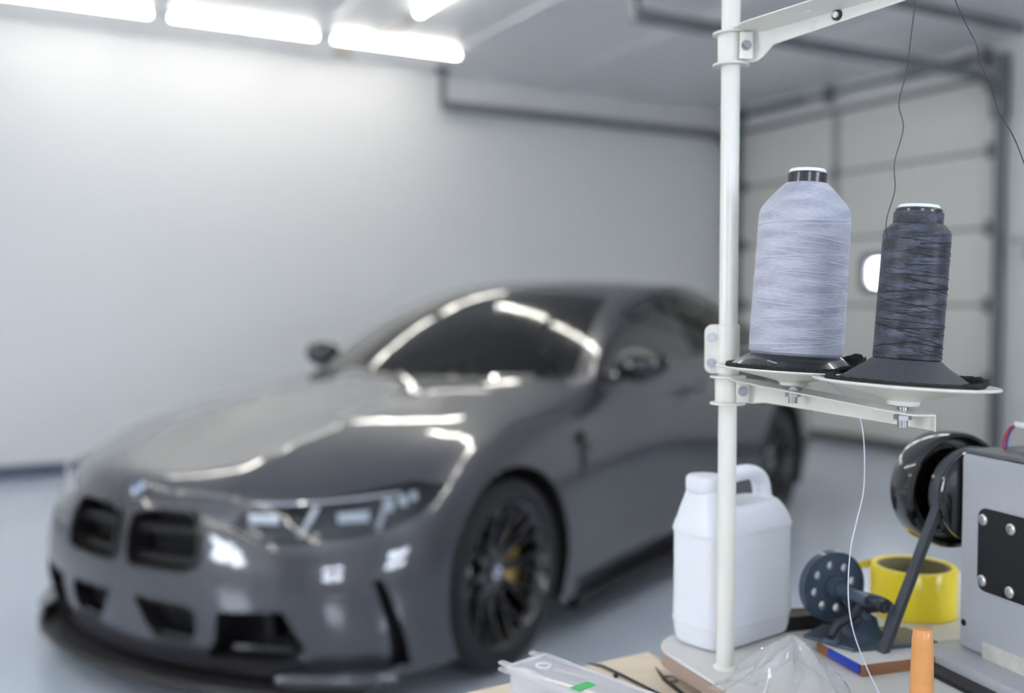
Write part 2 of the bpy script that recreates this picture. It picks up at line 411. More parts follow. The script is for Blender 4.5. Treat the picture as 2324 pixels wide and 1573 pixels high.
# roof
Re = [Ap[3], V((-1.78, .605, 1.368)), V((-2.08, .605, 1.375)), V((-2.38, .60, 1.36)), V((-2.65, .59, 1.32)), V((-2.9, .575, 1.255))]
Rc = [Ac[3], V((-1.72, 0, 1.405)), V((-2.05, 0, 1.413)), V((-2.38, 0, 1.405)), V((-2.7, 0, 1.375)), V((-2.95, 0, 1.33))]
for m in range(6):
    for i in range(6):
        t = yg[i]; s = t ** 2.3
        P['r', i, m] = P['g', i, 3] if m == 0 else V((lerp(Rc[m].x, Re[m].x, s), Re[m].y * t, lerp(Rc[m].z, Re[m].z, t ** 2.4)))
# trunk + rear glass
for j in range(3): P['t', 5, j] = P['w', 14 + j, 5]
for i in range(6): P['t', i, 2] = P['w', 21 - i, 5] if i < 5 else P['w', 16, 5]
for j, xc, zc in ((0, -3.36, 1.07), (1, -3.55, 1.065)):
    E = P['t', 5, j]
    for i in range(5):
        t = yf[i] / .875; P['t', i, j] = V((lerp(xc, E.x, t ** 2.2), E.y * t, lerp(zc, E.z + .01, t * t)))
Cp = [Re[5], V((-3.0, .65, 1.18)), V((-3.09, .73, 1.10)), P['t', 5, 0]]
Cc = [Rc[5], V((-3.13, 0, 1.25)), V((-3.27, 0, 1.16)), P['t', 0, 0]]
for k in range(4):
    for i in range(6):
        t = yg[i]; s = t ** 2.3
        P['b', i, k] = P['r', i, 5] if k == 0 else P['t', i, 0] if k == 3 else V((lerp(Cc[k].x, Cp[k].x, s), Cp[k].y * t, lerp(Cc[k].z, Cp[k].z, t ** 2.6)))
# side glass
for m in range(6):
    for k in range(4):
        if k == 0: q = P['w', 9 + m, 5]
        elif k == 3: q = Re[m]
        elif m == 0: q = Ap[k]
        elif m == 5: q = Cp[3 - k]
        else:
            t = (.36, .70)[k - 1]; q = lerp(P['w', 9 + m, 5], Re[m], t) + V((0, .022, 0))
        P['s', m, k] = q
quads = []
for c in range(21):
    for r in range(5): quads.append([('w', c, r), ('w', c + 1, r), ('w', c + 1, r + 1), ('w', c, r + 1)])
def grid(n, I, J):
    for i in range(I):
        for j in range(J): quads.append([(n, i, j), (n, i, j + 1), (n, i + 1, j + 1), (n, i + 1, j)])
grid('h', 5, 4); grid('g', 5, 3); grid('r', 5, 5); grid('b', 5, 3); grid('t', 5, 2); grid('s', 5, 3)

def build_cage(level=3):
    bm = BM(); vm = {}
    def vert(k, s):
        p = P[k]; key = (round(p.x, 3), round(p.y * s, 3) + 0., round(p.z, 3))
        if key not in vm: vm[key] = bm.verts.new(key)
        return vm[key]
    for q in quads:
        for s in (1, -1):
            vs = [vert(k, s) for k in (q if s > 0 else q[::-1])]
            u = []
            for v in vs:
                if v not in u: u.append(v)
            if len(u) >= 3:
                try: bm.faces.new(u)
                except ValueError: pass
    cl = bm.edges.layers.float.new('crease_edge')
    def crease(keys, val):
        for a, b in zip(keys, keys[1:]):
            for s in (1, -1):
                e = bm.edges.get((vert(a, s), vert(b, s)))
                if e: e[cl] = val
    crease([('w', c, 5) for c in range(9, 17)], .75)
    crease([('w', c, 5) for c in range(0, 5)], .35)
    crease([('w', c, 4) for c in range(0, 4)], .2)
    crease([('g', 5, k) for k in range(4)], .5)
    crease([('r', 5, m) for m in range(6)], .35)
    crease([('b', 5, k) for k in range(4)], .35)
    crease([('h', i, 4) for i in range(6)], 1.)
    crease([('t', i, 2) for i in range(6)], .7)
    crease([('h', 2, j) for j in range(0, 4)], .6)
    crease([('w', c, 1) for c in range(8, 13)], .4)
    bmesh.ops.recalc_face_normals(bm, faces=bm.faces[:])
    me = bpy.data.meshes.new('cage'); bm.to_mesh(me); bm.free()
    o = bpy.data.objects.new('cage', me); COL.objects.link(o)
    md = o.modifiers.new('s', 'SUBSURF'); md.levels = level; md.render_levels = level; md.boundary_smooth = 'PRESERVE_CORNERS'
    dg = bpy.context.evaluated_depsgraph_get(); dg.update()
    out = BM(); out.from_object(o, dg)
    bpy.data.objects.remove(o); bpy.data.meshes.remove(me)
    return out
body = build_cage(3)
# ---- cut the smooth shell into parts (left half only, the right half is its mirror image)
for v in body.verts:
    if abs(v.co.y) < 1e-3: v.co.y = 0
bmesh.ops.delete(body, geom=[v for v in body.verts if v.co.y < -1e-3], context='VERTS')
body.normal_update()
REF = body.copy(); REF.verts.ensure_lookup_table(); REF.faces.ensure_lookup_table()
for v in REF.verts:
    if v.co.y < 1e-4: v.normal = V((v.normal.x, 0, v.normal.z)).normalized()
RBVH = BVHTree.FromBMesh(REF)
def ref_normal(co):
    q = V((co.x, abs(co.y), co.z)); h = RBVH.find_nearest(q)
    f = REF.faces[h[2]]; n = V()
    for v in f.verts:
        vn = V()
        for lf in v.link_faces:
            if lf.normal.dot(f.normal) > .94: vn += lf.normal * lf.calc_area()
        if v.co.y < 1e-4: vn.y = 0
        n += vn.normalized() / (.0004 + (v.co - q).length_squared)
    n.normalize()
    return V((n.x, -n.y if co.y < 0 else n.y, n.z))

def cookie(bm, pts3, e1, e2, filt):
    """cut the outline (3-D points seen along e1 x e2) into bm and return the faces inside it"""
    e1, e2 = V(e1).normalized(), V(e2).normalized()
    poly = [(p.dot(e1), p.dot(e2)) for p in map(V, pts3)]; n = len(poly)
    x0, x1 = min(p[0] for p in poly) - .03, max(p[0] for p in poly) + .03
    y0, y1 = min(p[1] for p in poly) - .03, max(p[1] for p in poly) + .03
    def ok(f):
        c = f.calc_center_median(); return x0 < c.dot(e1) < x1 and y0 < c.dot(e2) < y1 and filt(c, f.normal)
    cand = set(f for f in bm.faces if ok(f))
    for i in range(n):
        a, b = V(poly[i]), V(poly[(i + 1) % n]); lo = V((min(a.x, b.x), min(a.y, b.y))); hi = V((max(a.x, b.x), max(a.y, b.y)))
        sel = []
        for f in cand:
            us = [v.co.dot(e1) for v in f.verts]; vs = [v.co.dot(e2) for v in f.verts]
            if max(us) >= lo.x - 1e-4 and min(us) <= hi.x + 1e-4 and max(vs) >= lo.y - 1e-4 and min(vs) <= hi.y + 1e-4: sel.append(f)
        if not sel: continue
        d = b - a; nn = (e1 * -d.y + e2 * d.x).normalized(); co = e1 * a.x + e2 * a.y
        g = set(sel)
        for f in sel: g.update(f.edges); g.update(f.verts)
        r = bmesh.ops.bisect_plane(bm, geom=list(g), dist=1e-5, plane_co=co, plane_no=nn)
        cand.update(x for x in r['geom'] if isinstance(x, bmesh.types.BMFace))
        cand = set(f for f in cand if f.is_valid)
    def inside(x, y):
        c = False
        for i in range(n):
            (xa, ya), (xb, yb) = poly[i], poly[i - 1]
            if (ya > y) != (yb > y) and x < (xb - xa) * (y - ya) / (yb - ya) + xa: c = not c
        return c
    out = []
    for f in cand:
        c = f.calc_center_median()
        if inside(c.dot(e1), c.dot(e2)): out.append(f)
    return out

def take(bm, faces):
    """move the faces out of bm into a new bmesh"""
    nb = BM(); vm = {}
    for f in faces:
        for v in f.verts:
            if v not in vm: vm[v] = nb.verts.new(v.co)
        nb.faces.new([vm[v] for v in f.verts])
    bmesh.ops.delete(bm, geom=list(faces), context='FACES')
    return nb

def mirrored(bm):
    c = bm.copy()
    for v in c.verts: v.co.y = -v.co.y
    bmesh.ops.reverse_faces(c, faces=c.faces[:]); return c
def both(bm):
    join(bm, mirrored(bm)); bmesh.ops.remove_doubles(bm, verts=bm.verts[:], dist=2e-4); return bm

def shell(name, bm, m, parent=car, thick=0.):
    """a painted or glazed panel that keeps the smooth shading normals of the whole shell"""
    me = bpy.data.meshes.new(name)
    for f in bm.faces: f.smooth = True
    bm.to_mesh(me); bm.free()
    me.normals_split_custom_set_from_vertices([ref_normal(v.co) for v in me.vertices])
    me.materials.append(m); o = bpy.data.objects.new(name, me); COL.objects.link(o); o.parent = parent
    return o

def recess(patch, vec, shrink=1.):
    """walls and floor of an opening, from the patch that closed it"""
    vec = V(vec); r = patch.copy()
    edge = [e for e in r.edges if len(e.link_faces) == 1]
    vs = {v: None for e in edge for v in e.verts}
    c = sum((v.co for v in r.verts), V()) / len(r.verts)
    new = {v: r.verts.new(v.co + vec + (c - v.co) * (1 - shrink)) for v in r.verts[:]}
    fl = r.faces[:]
    for f in fl: r.faces.new([new[v] for v in f.verts])
    for e in edge:
        a, b = e.verts; r.faces.new((a, b, new[b], new[a]))
    bmesh.ops.delete(r, geom=fl, context='FACES_ONLY'); r.normal_update()
    return r
yz = ((0, 1, 0), (0, 0, 1)); xz = ((1, 0, 0), (0, 0, 1)); xy = ((1, 0, 0), (0, 1, 0))
F2 = lambda L: [(1, y, z) for y, z in L]; S2 = lambda L: [(x, 1, z) for x, z in L]; T2 = lambda L: [(x, y, 1) for x, y in L]
circ = lambda cx, cz, R, n=44: [(cx + R * math.cos(2 * PI * k / n), 1, cz + R * math.sin(2 * PI * k / n)) for k in range(n)]

# wheel arches
for cx in (0, -2.857):
    take(body, cookie(body, circ(cx, .345, .372), *xz, lambda c, n: c.y > .70)).free()
frontf = lambda c, n: c.x > .3 and n.x > .15
ku = take(body, cookie(body, F2([(.042, .60), (.09, .616), (.26, .622), (.295, .61), (.32, .56), (.328, .50), (.312, .462), (.28, .45), (.06, .447), (.042, .47), (.034, .53)]), *yz, frontf))
kl = take(body, cookie(body, F2([(.06, .345), (.29, .342), (.322, .315), (.318, .262), (.278, .215), (.15, .218), (.115, .255)]), *yz, frontf))
it = take(body, cookie(body, F2([(.40, .335), (.61, .352), (.668, .235), (.59, .185), (.335, .180), (.385, .25)]), *yz, frontf))
bl = take(body, cookie(body, S2([(.592, .435), (.568, .44), (.488, .165), (.54, .162)]), *xz, lambda c, n: c.y > .6 and n.y > .2))
HLP = [(.799, .403, .583), (.765, .436, .625), (.694, .536, .655), (.609, .641, .673), (.513, .719, .690), (.376, .807, .716), (.306, .891, .692),
       (.349, .884, .662), (.443, .861, .611), (.526, .819, .580), (.632, .727, .559), (.749, .57, .545), (.779, .495, .552)]
hl = take(body, cookie(body, HLP, (-.62, .78, 0), (0, 0, 1), lambda c, n: c.x > .1 and c.y > .25 and n.dot(V((.7, .7, 0))) > .1))
ws = take(body, cookie(body, T2([(-.585, -.1), (-.585, .05), (-.605, .2), (-.68, .40), (-.795, .66), (-.83, .70), (-1.08, .635), (-1.42, .535), (-1.37, .3), (-1.335, -.1)]), *xy, lambda c, n: c.z > .93 and n.z > .2))
rg = take(body, cookie(body, T2([(-2.97, -.1), (-2.95, .3), (-2.92, .50), (-3.12, .62), (-3.30, .56), (-3.37, .3), (-3.40, -.1)]), *xy, lambda c, n: c.z > 1.0 and n.z > .2))
sidef = lambda c, n: c.y > .5 and n.y > .25
pil = take(body, cookie(body, S2([(-.87, .965), (-.95, 1.03), (-1.20, 1.185), (-1.47, 1.285), (-1.70, 1.325), (-2.05, 1.335), (-2.40, 1.295), (-2.75, 1.21), (-2.98, 1.12), (-3.02, 1.085),
     (-2.9, 1.06), (-2.2, 1.025), (-1.45, .99), (-1.0, .968)]), *xz, sidef))
sw1 = take(pil, cookie(pil, S2([(-.93, .978), (-.98, 1.03), (-1.22, 1.175), (-1.48, 1.27), (-1.70, 1.31), (-1.79, 1.315), (-1.75, 1.01), (-1.45, 1.0)]), *xz, sidef))
sw2 = take(pil, cookie(pil, S2([(-1.87, 1.318), (-2.05, 1.32), (-2.38, 1.282), (-2.72, 1.20), (-2.93, 1.115), (-2.88, 1.075), (-2.2, 1.04), (-1.84, 1.018)]), *xz, sidef))
gr = take(body, cookie(body, T2([(-.55, -.1), (-.56, .1), (-.60, .3), (-.66, .45), (-.80, .72), (-.795, .66), (-.68, .40), (-.605, .2), (-.585, .05), (-.585, -.1)]), *xy, lambda c, n: .85 < c.z < 1.05 and n.z > .2))
hood = take(body, cookie(body, T2([(.83, -.1), (.80, .15), (.762, .36), (.74, .46), (.66, .58), (.55, .695), (.40, .785), (.2, .825), (-.2, .83), (-.6, .80), (-.74, .765), (-.66, .45), (-.60, .3), (-.56, .1), (-.55, -.1)]), *xy, lambda c, n: .62 < c.z < 1.0 and n.z > .45))
fd = take(body, cookie(body, S2([(-.66, .235), (-.62, .60), (-.66, .80), (-.80, .925), (-1.2, .925), (-1.80, .94), (-1.80, .235)]), *xz, sidef))
rd = take(body, cookie(body, S2([(-1.81, .235), (-1.81, .94), (-2.5, .96), (-2.72, .93), (-2.70, .78), (-2.52, .62), (-2.45, .40), (-2.38, .235)]), *xz, sidef))
sk = take(body, cookie(body, S2([(-.45, .10), (-.45, .225), (-2.42, .225), (-2.42, .10)]), *xz, lambda c, n: c.y > .6))
trunk = take(body, cookie(body, T2([(-3.40, -.1), (-3.37, .3), (-3.34, .52), (-3.4, .66), (-3.66, .64), (-3.80, .52), (-3.85, .3), (-3.87, -.1)]), *xy, lambda c, n: c.z > .98 and n.z > .4))
tl = take(body, cookie(body, F2([(.44, .90), (.44, .79), (.62, .77), (.80, .80), (.82, .90), (.70, .925)]), *yz, lambda c, n: c.x < -3.5 and n.x < -.2))
roof = take(body, cookie(body, T2([(-1.40, -.1), (-1.44, .3), (-1.50, .50), (-2.0, .535), (-2.6, .515), (-2.86, .48), (-2.9, .3), (-2.92, -.1)]), *xy, lambda c, n: c.z > 1.25 and n.z > .5))

shell('body_shell', both(body), M_paint)
shell('hood', both(hood), M_paint)
shell('roof_panel', both(roof), mat('roof_paint_dark', (48, 48, 50), rough=.3, coat=1., coat_rough=.02))
shell('trunk_lid', both(trunk), M_paint)
shell('cowl_panel', both(gr), M_mblack)
for nm, b, m in (('front_door', fd, M_paint), ('rear_door', rd, M_paint), ('window_pillar_trim', pil, M_gloss), ('side_skirt', sk, M_mblack), ('tail_light', tl, mat('tail_light_red', (120, 12, 14), rough=.1, coat=1.))):
    shell(nm, mirrored(b), m); shell(nm, b, m)
for nm, b in (('front_side_window', sw1), ('rear_side_window', sw2)):
    shell(nm, mirrored(b), M_cglass); shell(nm, b, M_cglass)
M_wglass = mat('windscreen_glass', (30, 36, 38), rough=.01, coat=1., coat_rough=.0, alpha=.72, ior=1.5)
shell('windscreen', both(ws), M_wglass); shell('rear_window', both(rg), M_cglass)

def plain(name, bm, m, parent=car, **k):
    NORECALC[0] = True; o = obj(name, bm, m, parent, **k); NORECALC[0] = False; return o
def pair(name, bm, m, parents=None, **k):
    a = plain(name, mirrored(bm), m, parents[0] if parents else car, **k); b = plain(name, bm, m, parents[1] if parents else car, **k)
    return a, b
def ring(patch, w, out):
    """thin rim around an opening: boundary loop offset outwards"""
    r = BM(); c = sum((v.co for v in patch.verts), V()) / len(patch.verts)
    es = [e for e in patch.edges if len(e.link_faces) == 1]
    for e in es:
        a, b = e.verts[0].co, e.verts[1].co
        pa, pb = a + (a - c).normalized() * w, b + (b - c).normalized() * w
        o = V(out); q = [r.verts.new(x) for x in (a, b, b + o, a + o, pa + o, pb + o, pa - o * .2, pb - o * .2)]
        r.faces.new((q[0], q[1], q[2], q[3])); r.faces.new((q[3], q[2], q[5], q[4])); r.faces.new((q[4], q[5], q[7], q[6]))
    bmesh.ops.remove_doubles(r, verts=r.verts[:], dist=1e-4); return r
# upper kidneys with double slats
kr = ring(ku, .010, (.012, 0, 0)); k0 = recess(ku, (-.085, 0, -.005))
kk = pair('kidney_grille', k0, M_void)
pair('grille_frame', kr, M_gloss, kk)
for z, w in ((.562, .020), (.547, .005), (.466, .026)):
    bm = BM(); y0, y1 = .04, .318 if z > .5 else .305
    zz = z; box(bm, (.832 - .012 * (z > .56), (y0 + y1) / 2, zz), (.03, y1 - y0, w), rot=Euler((0, 0, .13)), bev=.004)
    pair('grille_slat', bm, M_mblack if w < .01 else mat('slat_dark_grey', (30, 28, 28), rough=.3, coat=.3), kk)
kk = pair('lower_grille', recess(kl, (-.075, 0, 0)), M_void)
bm = BM(); box(bm, (.83, .19, .322), (.03, .25, .012), rot=Euler((0, 0, .1)), bev=.003); pair('grille_slat', bm, M_mblack, kk)
bm = BM(); box(bm, (.835, .2, .232), (.03, .16, .014), rot=Euler((0, 0, .1)), bev=.003); pair('grille_slat', bm, M_gloss, kk)
kk = pair('side_intake', recess(it, (-.12, -.03, 0), .9), M_void)
bm = BM(); box(bm, (.70, .50, .27), (.05, .03, .17), rot=Euler((0, .25, .3)), bev=.006); pair('intake_fin', bm, M_mblack, kk)
bm = BM(); box(bm, (.735, .50, .215), (.03, .2, .02), rot=Euler((0, 0, .4)), bev=.006); pair('intake_fin', bm, M_gloss, kk)
pair('air_curtain_slot', recess(bl, (-.03, -.05, 0)), M_void)
# headlights: housing, lamps, clear cover
cover = hl.copy(); dvec = V((-.62, -.72, -.05)).normalized() * .055
hp = pair('headlight', recess(hl, dvec, .94), M_gloss)
for b_, s in ((mirrored(cover), 0), (cover, 1)): shell('headlight_cover', b_, M_lens, hp[s])
def HLpt(t, z, d=.03):   # point along the lamp band: t 0 inner .. 1 outer, d metres behind the cover
    a = [(.79, .44), (.74, .555), (.65, .68), (.53, .775), (.41, .845)]; x = t * 4; i = min(3, int(x)); u = x - i
    p = V((a[i][0] * (1 - u) + a[i + 1][0] * u, a[i][1] * (1 - u) + a[i + 1][1] * u, z)); return p + V((-.62, -.72, 0)) * d
for t0, t1, z0, z1, mm, th in ((.08, .27, .60, .63, M_lamp, .022), (.56, .72, .60, .632, M_lamp, .022), (.80, .86, .625, .665, M_lamp, .03), (.89, .94, .64, .672, M_lamp, .03), (.96, 1., .655, .682, M_lamp, .02)):
    bm = BM(); A, B = HLpt(t0, z0), HLpt(t1, z1 - (z1 - z0)); C_, D_ = HLpt(t1, z1), HLpt(t0, z0 + (z1 - z0))
    prism(bm, [A, B, C_, D_], V((.62, .72, 0)) * th * .4); pair('lamp_module', bm, mm, hp)
for t0, t1 in ((.36, .44), (.74, .80)):
    bm = BM(); A, B = HLpt(t0, .563, .02), HLpt(t0 + .03, .563, .02); C_, D_ = HLpt(t1 + .03, .655, .02), HLpt(t1, .655, .02)
    prism(bm, [A, B, C_, D_], V((.62, .72, 0)) * .01); pair('light_guide', bm, mat('light_guide_white', (205, 208, 215), rough=.3), hp)
bm = BM(); tube(bm, [HLpt(t, .664 + .03 * max(0, t - .3), .014) for t in (.12, .3, .5, .7, .9)], .005); pair('chrome_strip', bm, M_chrome, hp)

# splitter, skirts, underbody, arch liners
out = [(.93, 0), (.922, .2), (.893, .36), (.83, .57), (.745, .72), (.66, .80)]
full = out + [(.60, .78), (.72, .60), (.78, .35), (.80, 0)]
bm = BM(); pts = out[::-1] + [(x, -y) for x, y in out[1:]] ; inn = [(.56, -.80), (.60, 0), (.56, .80)]
prism(bm, [(x, y, .085) for x, y in pts + inn], (0, 0, .032)); so = plain('front_splitter', bm, mat('splitter_black', (30, 28, 29), rough=.4, coat=.15)); bez(so, .008)
for s in (0, 1):   # corner canards below the side intakes
    bm = BM(); prism(bm, [(.80, .60, .128), (.755, .70, .128), (.64, .84, .128), (.56, .895, .128), (.54, .86, .128), (.70, .66, .128)], (0, 0, .04))
    if s: bm2 = mirrored(bm); bm.free(); bm = bm2
    bez(plain('corner_flap', bm, M_paint), .012, 3)
bm = BM(); prism(bm, [(-.46, .87, .10), (-.46, .93, .10), (-1.4, .945, .10), (-2.40, .93, .10), (-2.40, .87, .10)], (0, 0, .05)); pair('skirt_blade', bm, M_mblack)
bm = BM(); box(bm, (-1.45, 0, .19), (4.3, 1.25, .1)); plain('underbody', bm, M_void)
bm = BM(); box(bm, (-1.45, 0, .2), (2.1, 1.7, .08)); plain('floor_pan', bm, M_void)
for cx in (0, -2.857):
    bm = BM(); n = 24; pr_ = [(cx + .385 * math.cos(t), .345 + .385 * math.sin(t)) for t in (PI * (-.15 + 1.3 * k / n) for k in range(n + 1))]
    R0 = [bm.verts.new((x, .93 if abs(x - cx) < .5 else .9, z)) for x, z in pr_]; R1 = [bm.verts.new((x, .55, z)) for x, z in pr_]
    for k in range(n): bm.faces.new((R0[k], R0[k + 1], R1[k + 1], R1[k]))
    bm.faces.new(R1); pair('arch_liner', bm, M_void)
# dark engine bay behind the grilles so that no light shines through
bm = BM(); box(bm, (.42, 0, .42), (.5, 1.2, .4)); plain('radiator_block', bm, M_void)

# fender vent, door handles, mirrors
for s in (1, -1):
    bm = BM(); prism(bm, [(-.485, s * .915, .60), (-.52, s * .912, .60), (-.56, s * .905, .77), (-.50, s * .912, .79)], (0, s * .022, 0))
    bez(plain('fender_vent', bm, M_gloss), .006)
    bm = BM()
    for x in (-1.57, -2.50):
        bm = BM(); tube(bm, spline([(x, s * .88, .872), (x - .02, s * .925, .875), (x - .10, s * .935, .878), (x - .18, s * .93, .878), (x - .20, s * .885, .876)], 5), .012, 10)
        plain('door_handle', bm, M_paint)
    # mirror: shaped head on a stalk
    b2 = BM(); bmesh.ops.create_icosphere(b2, subdivisions=3, radius=1)
    for v in b2.verts:
        x, y, z = v.co; k = 1 + .18 * max(0, -x)
        px = (x * .085 if x > 0 else x * .045); v.co = V((-.99 + px - y * .03, s * (.945 + y * .115), 1.018 + z * .072 * (1 - .18 * y) + .008 * y))
    mo = plain('wing_mirror', b2, M_paint if False else M_gloss)
    bm = BM(); tube(bm, spline([(-.94, s * .79, .955), (-.96, s * .84, .962), (-.97, s * .89, .985)], 5), .02, 10); plain('mirror_stalk', bm, M_gloss, mo)
    bm = BM(); b3 = [( -1.036, s * (.945 + .095 * math.cos(t)), 1.018 + .055 * math.sin(t)) for t in (2 * PI * k / 24 for k in range(24))]
    prism(bm, b3, (-.004, 0, 0)); plain('mirror_glass', bm, M_chrome, mo)

# roundel: dark ring, blue and white quadrants
def roundel(name, M, R, parent):
    bm = BM(); lathe(bm, [(0, .002), (R * .62, .002), (R * .66, .004), (R * .95, .004), (R, .001), (R, -.004)], 40, M); o = plain(name, bm, M_gloss, parent)
    bm = BM()
    lathe(bm, [(R * .62, .0035), (R * .62, .005), (R * .66, .005), (R * .66, .0035)], 40, M); lathe(bm, [(R * .95, .0035), (R * .95, .005), (R, .0045), (R, .002)], 40, M)
    plain('chrome_ring', bm, M_chrome, o)
    for q in range(4):
        bm = BM(); pts = [V((0, 0, .0032))] + [V((R * .6 * math.cos(t), R * .6 * math.sin(t), .0032)) for t in (PI / 2 * (q + k / 8) for k in range(9))]
        bm.faces.new([bm.verts.new(M @ p) for p in pts])
        plain('emblem_quadrant', bm, M_blue if q % 2 == 1 else M_white, o)
    return o
M_blue = mat('emblem_blue', (58, 112, 168), rough=.2, coat=1.); M_white = mat('emblem_white', (235, 238, 242), rough=.2, coat=1.)
hit = RBVH.ray_cast(V((1.2, .001, .668)), V((-1, 0, 0)))
nrm = ref_normal(hit[0]); rm = nrm.to_track_quat('Z', 'Y').to_matrix().to_4x4()
roundel('bonnet_emblem', Matrix.Translation(hit[0] + nrm * .004) @ rm, .041, car)

# wheels: mesh axis along local y, outer face +y
def make_wheel():
    TY = Matrix.Rotation(-PI / 2, 4, 'X')     # lathe z -> +y
    W_, R = .275, .3375
    bm = BM(); h = W_ / 2
    lathe(bm, [(.248, -h + .02), (.262, -h + .004), (.29, -h), (.318, -h + .008), (.332, -h + .028), (.3375, -h + .05), (.3375, h - .05), (.332, h - .028), (.318, h - .008), (.29, h), (.262, h - .004), (.248, h - .02), (.24, h - .03), (.24, -h + .03)], 72, TY, closed=True)
    for y in (-.05, -.017, .017, .05):
        pass
    wh = plain('wheel', bm, M_rubber, car)
    bm = BM(); lathe(bm, [(.228, -.11), (.252, -.125), (.252, -.115), (.236, -.10), (.225, 0), (.236, h - .03), (.25, h - .018), (.256, h - .012), (.252, h - .006), (.243, h - .012), (.232, h - .03), (.222, h - .05), (.218, 0), (.222, -.11)], 72, TY, closed=True)
    rc = h - .075   # hub plane
    lathe(bm, [(0, rc), (.055, rc + .004), (.075, rc - .004), (.08, rc - .03), (0, rc - .03)], 40, TY)
    for k in range(10):
        a = 2 * PI * k / 10
        for s in (-1, 1):
            pts = []
            for t in (0, .25, .5, .75, 1.):
                rr = .062 + (.236 - .062) * t; aa = a + s * (.045 + .115 * t ** 1.3)
                yy = rc - .004 + .055 * t ** 1.8
                pts.append(V((rr * math.cos(aa), yy, rr * math.sin(aa))))
            lo = []
            for i, p in enumerate(pts):
                d = (pts[min(i + 1, 4)] - pts[max(i - 1, 0)]).normalized(); sd = V((0, 1, 0)).cross(d).normalized(); up = d.cross(sd)
                w = .008 + .002 * (i == 0) + .003 * (i == 4)
                lo.append([p + sd * w - up * .0, p + sd * w * .6 - up * .008 * 0 + V((0, .006, 0)), p - sd * w * .6 + V((0, .006, 0)), p - sd * w, p - sd * w * .8 - V((0, .024, 0)), p + sd * w * .8 - V((0, .024, 0))])
            loft(bm, lo)
        b_ = a + PI / 10; cyl(bm, (.038 * math.cos(a), rc - .01, .038 * math.sin(a)), (.038 * math.cos(a), rc + .008, .038 * math.sin(a)), .008, n=8) if k % 2 == 0 else None
    rim = obj('rim', bm, mat('wheel_gloss_black', (10, 10, 12), rough=.12, coat=1.), wh)
    rd_ = roundel('hub_cap', Matrix.Translation((0, rc + .009, 0)) @ TY, .034, wh)
    bm = BM(); lathe(bm, [(.07, -.035), (.19, -.035), (.19, -.005), (.07, -.005)], 48, TY, closed=True); lathe(bm, [(0, -.005), (.08, -.005), (.08, .03), (0, .04)], 32, TY)
    plain('brake_disc', bm, M_disc, wh)
    bm = BM(); lo = []
    for t in range(9):
        a = math.radians(148 + 8 * t)   # rearward of the hub
        lo.append([V((r_ * math.cos(a), y_, r_ * math.sin(a))) for r_, y_ in ((.125, -.055), (.205, -.055), (.212, -.03), (.212, .02), (.195, .036), (.14, .036), (.125, .02))])
    loft(bm, lo); bez(obj('brake_caliper', bm, M_gold, wh), .006)
    return wh
W0 = make_wheel()
def tree(o, parent):
    c = o.copy(); COL.objects.link(c); c.parent = parent
    for ch in o.children: tree(ch, c)
    return c
spots = [((0, .793), 0), ((0, -.793), 1), ((-2.857, .79), 0), ((-2.857, -.79), 1)]
for i, ((x, y), fl) in enumerate(spots):
    w_ = W0 if i == 0 else tree(W0, car)
    w_.location = (x, y, .3375); w_.rotation_euler = (0, 0, PI if fl else 0)

# cabin
def rbox(bm, c, s, rot=None, b=.04): box(bm, c, s, rot, b, 4)
bm = BM(); rbox(bm, (-1.02, 0, .83), (.42, 1.36, .2), b=.06); plain('dashboard', bm, M_mblack)
bm = BM(); rr = Matrix.Translation((-1.30, .37, .88)) @ Matrix.Rotation(math.radians(-65), 4, 'Y')
lathe(bm, [(.17 + .015 * math.cos(t), .015 * math.sin(t)) for t in (2 * PI * k / 10 for k in range(10))], 32, rr, closed=True)
for a in (0, 120, 240):
    q = math.radians(a); cyl(bm, rr @ V((.0, 0, 0)), rr @ V((.17 * math.cos(q), .17 * math.sin(q), 0)), .014, n=8)
cyl(bm, rr @ V((0, 0, -.15)), rr @ V((0, 0, .01)), .045, n=16); plain('steering_wheel', bm, M_mblack)
for s in (1, -1):
    bm = BM(); rbox(bm, (-1.62, s * .37, .52), (.52, .50, .16), b=.05); rbox(bm, (-1.90, s * .37, .83), (.14, .48, .60), Euler((0, math.radians(-14), 0)), .06)
    st = plain('front_seat', bm, M_seat)
    bm = BM(); rbox(bm, (-2.0, s * .37, 1.19), (.1, .25, .17), Euler((0, math.radians(-10), 0)), .045)
    for e in (-.05, .05): cyl(bm, (-1.96, s * .37 + e, 1.05), (-1.99, s * .37 + e, 1.15), .007, n=8)
    plain('headrest', bm, M_seat, st)
bm = BM(); rbox(bm, (-2.55, 0, .55), (.5, 1.3, .18), b=.05); rbox(bm, (-2.80, 0, .82), (.14, 1.3, .5), Euler((0, math.radians(-20), 0)), .06); plain('rear_bench', bm, M_seat)
bm = BM(); rbox(bm, (-1.52, 0, 1.265), (.03, .24, .06), b=.012); plain('rear_view_mirror', bm, M_mblack)
bm = BM(); box(bm, (-1.7, 0, .33), (2.6, 1.5, .1)); plain('cabin_floor', bm, M_void)
THREAD_A = [(0.3212, 0.8, 1.5288), (0.32, 0.8, 1.515), (0.3167, 0.8, 1.4856), (0.3139, 0.8, 1.4597), (0.3081, 0.8, 1.4336), (0.3119, 0.8, 1.4145), (0.3053, 0.8, 1.3866), (0.306, 0.8, 1.3656), (0.3011, 0.802, 1.3448), (0.3017, 0.806, 1.3345), (0.3059, 0.812, 1.326)]
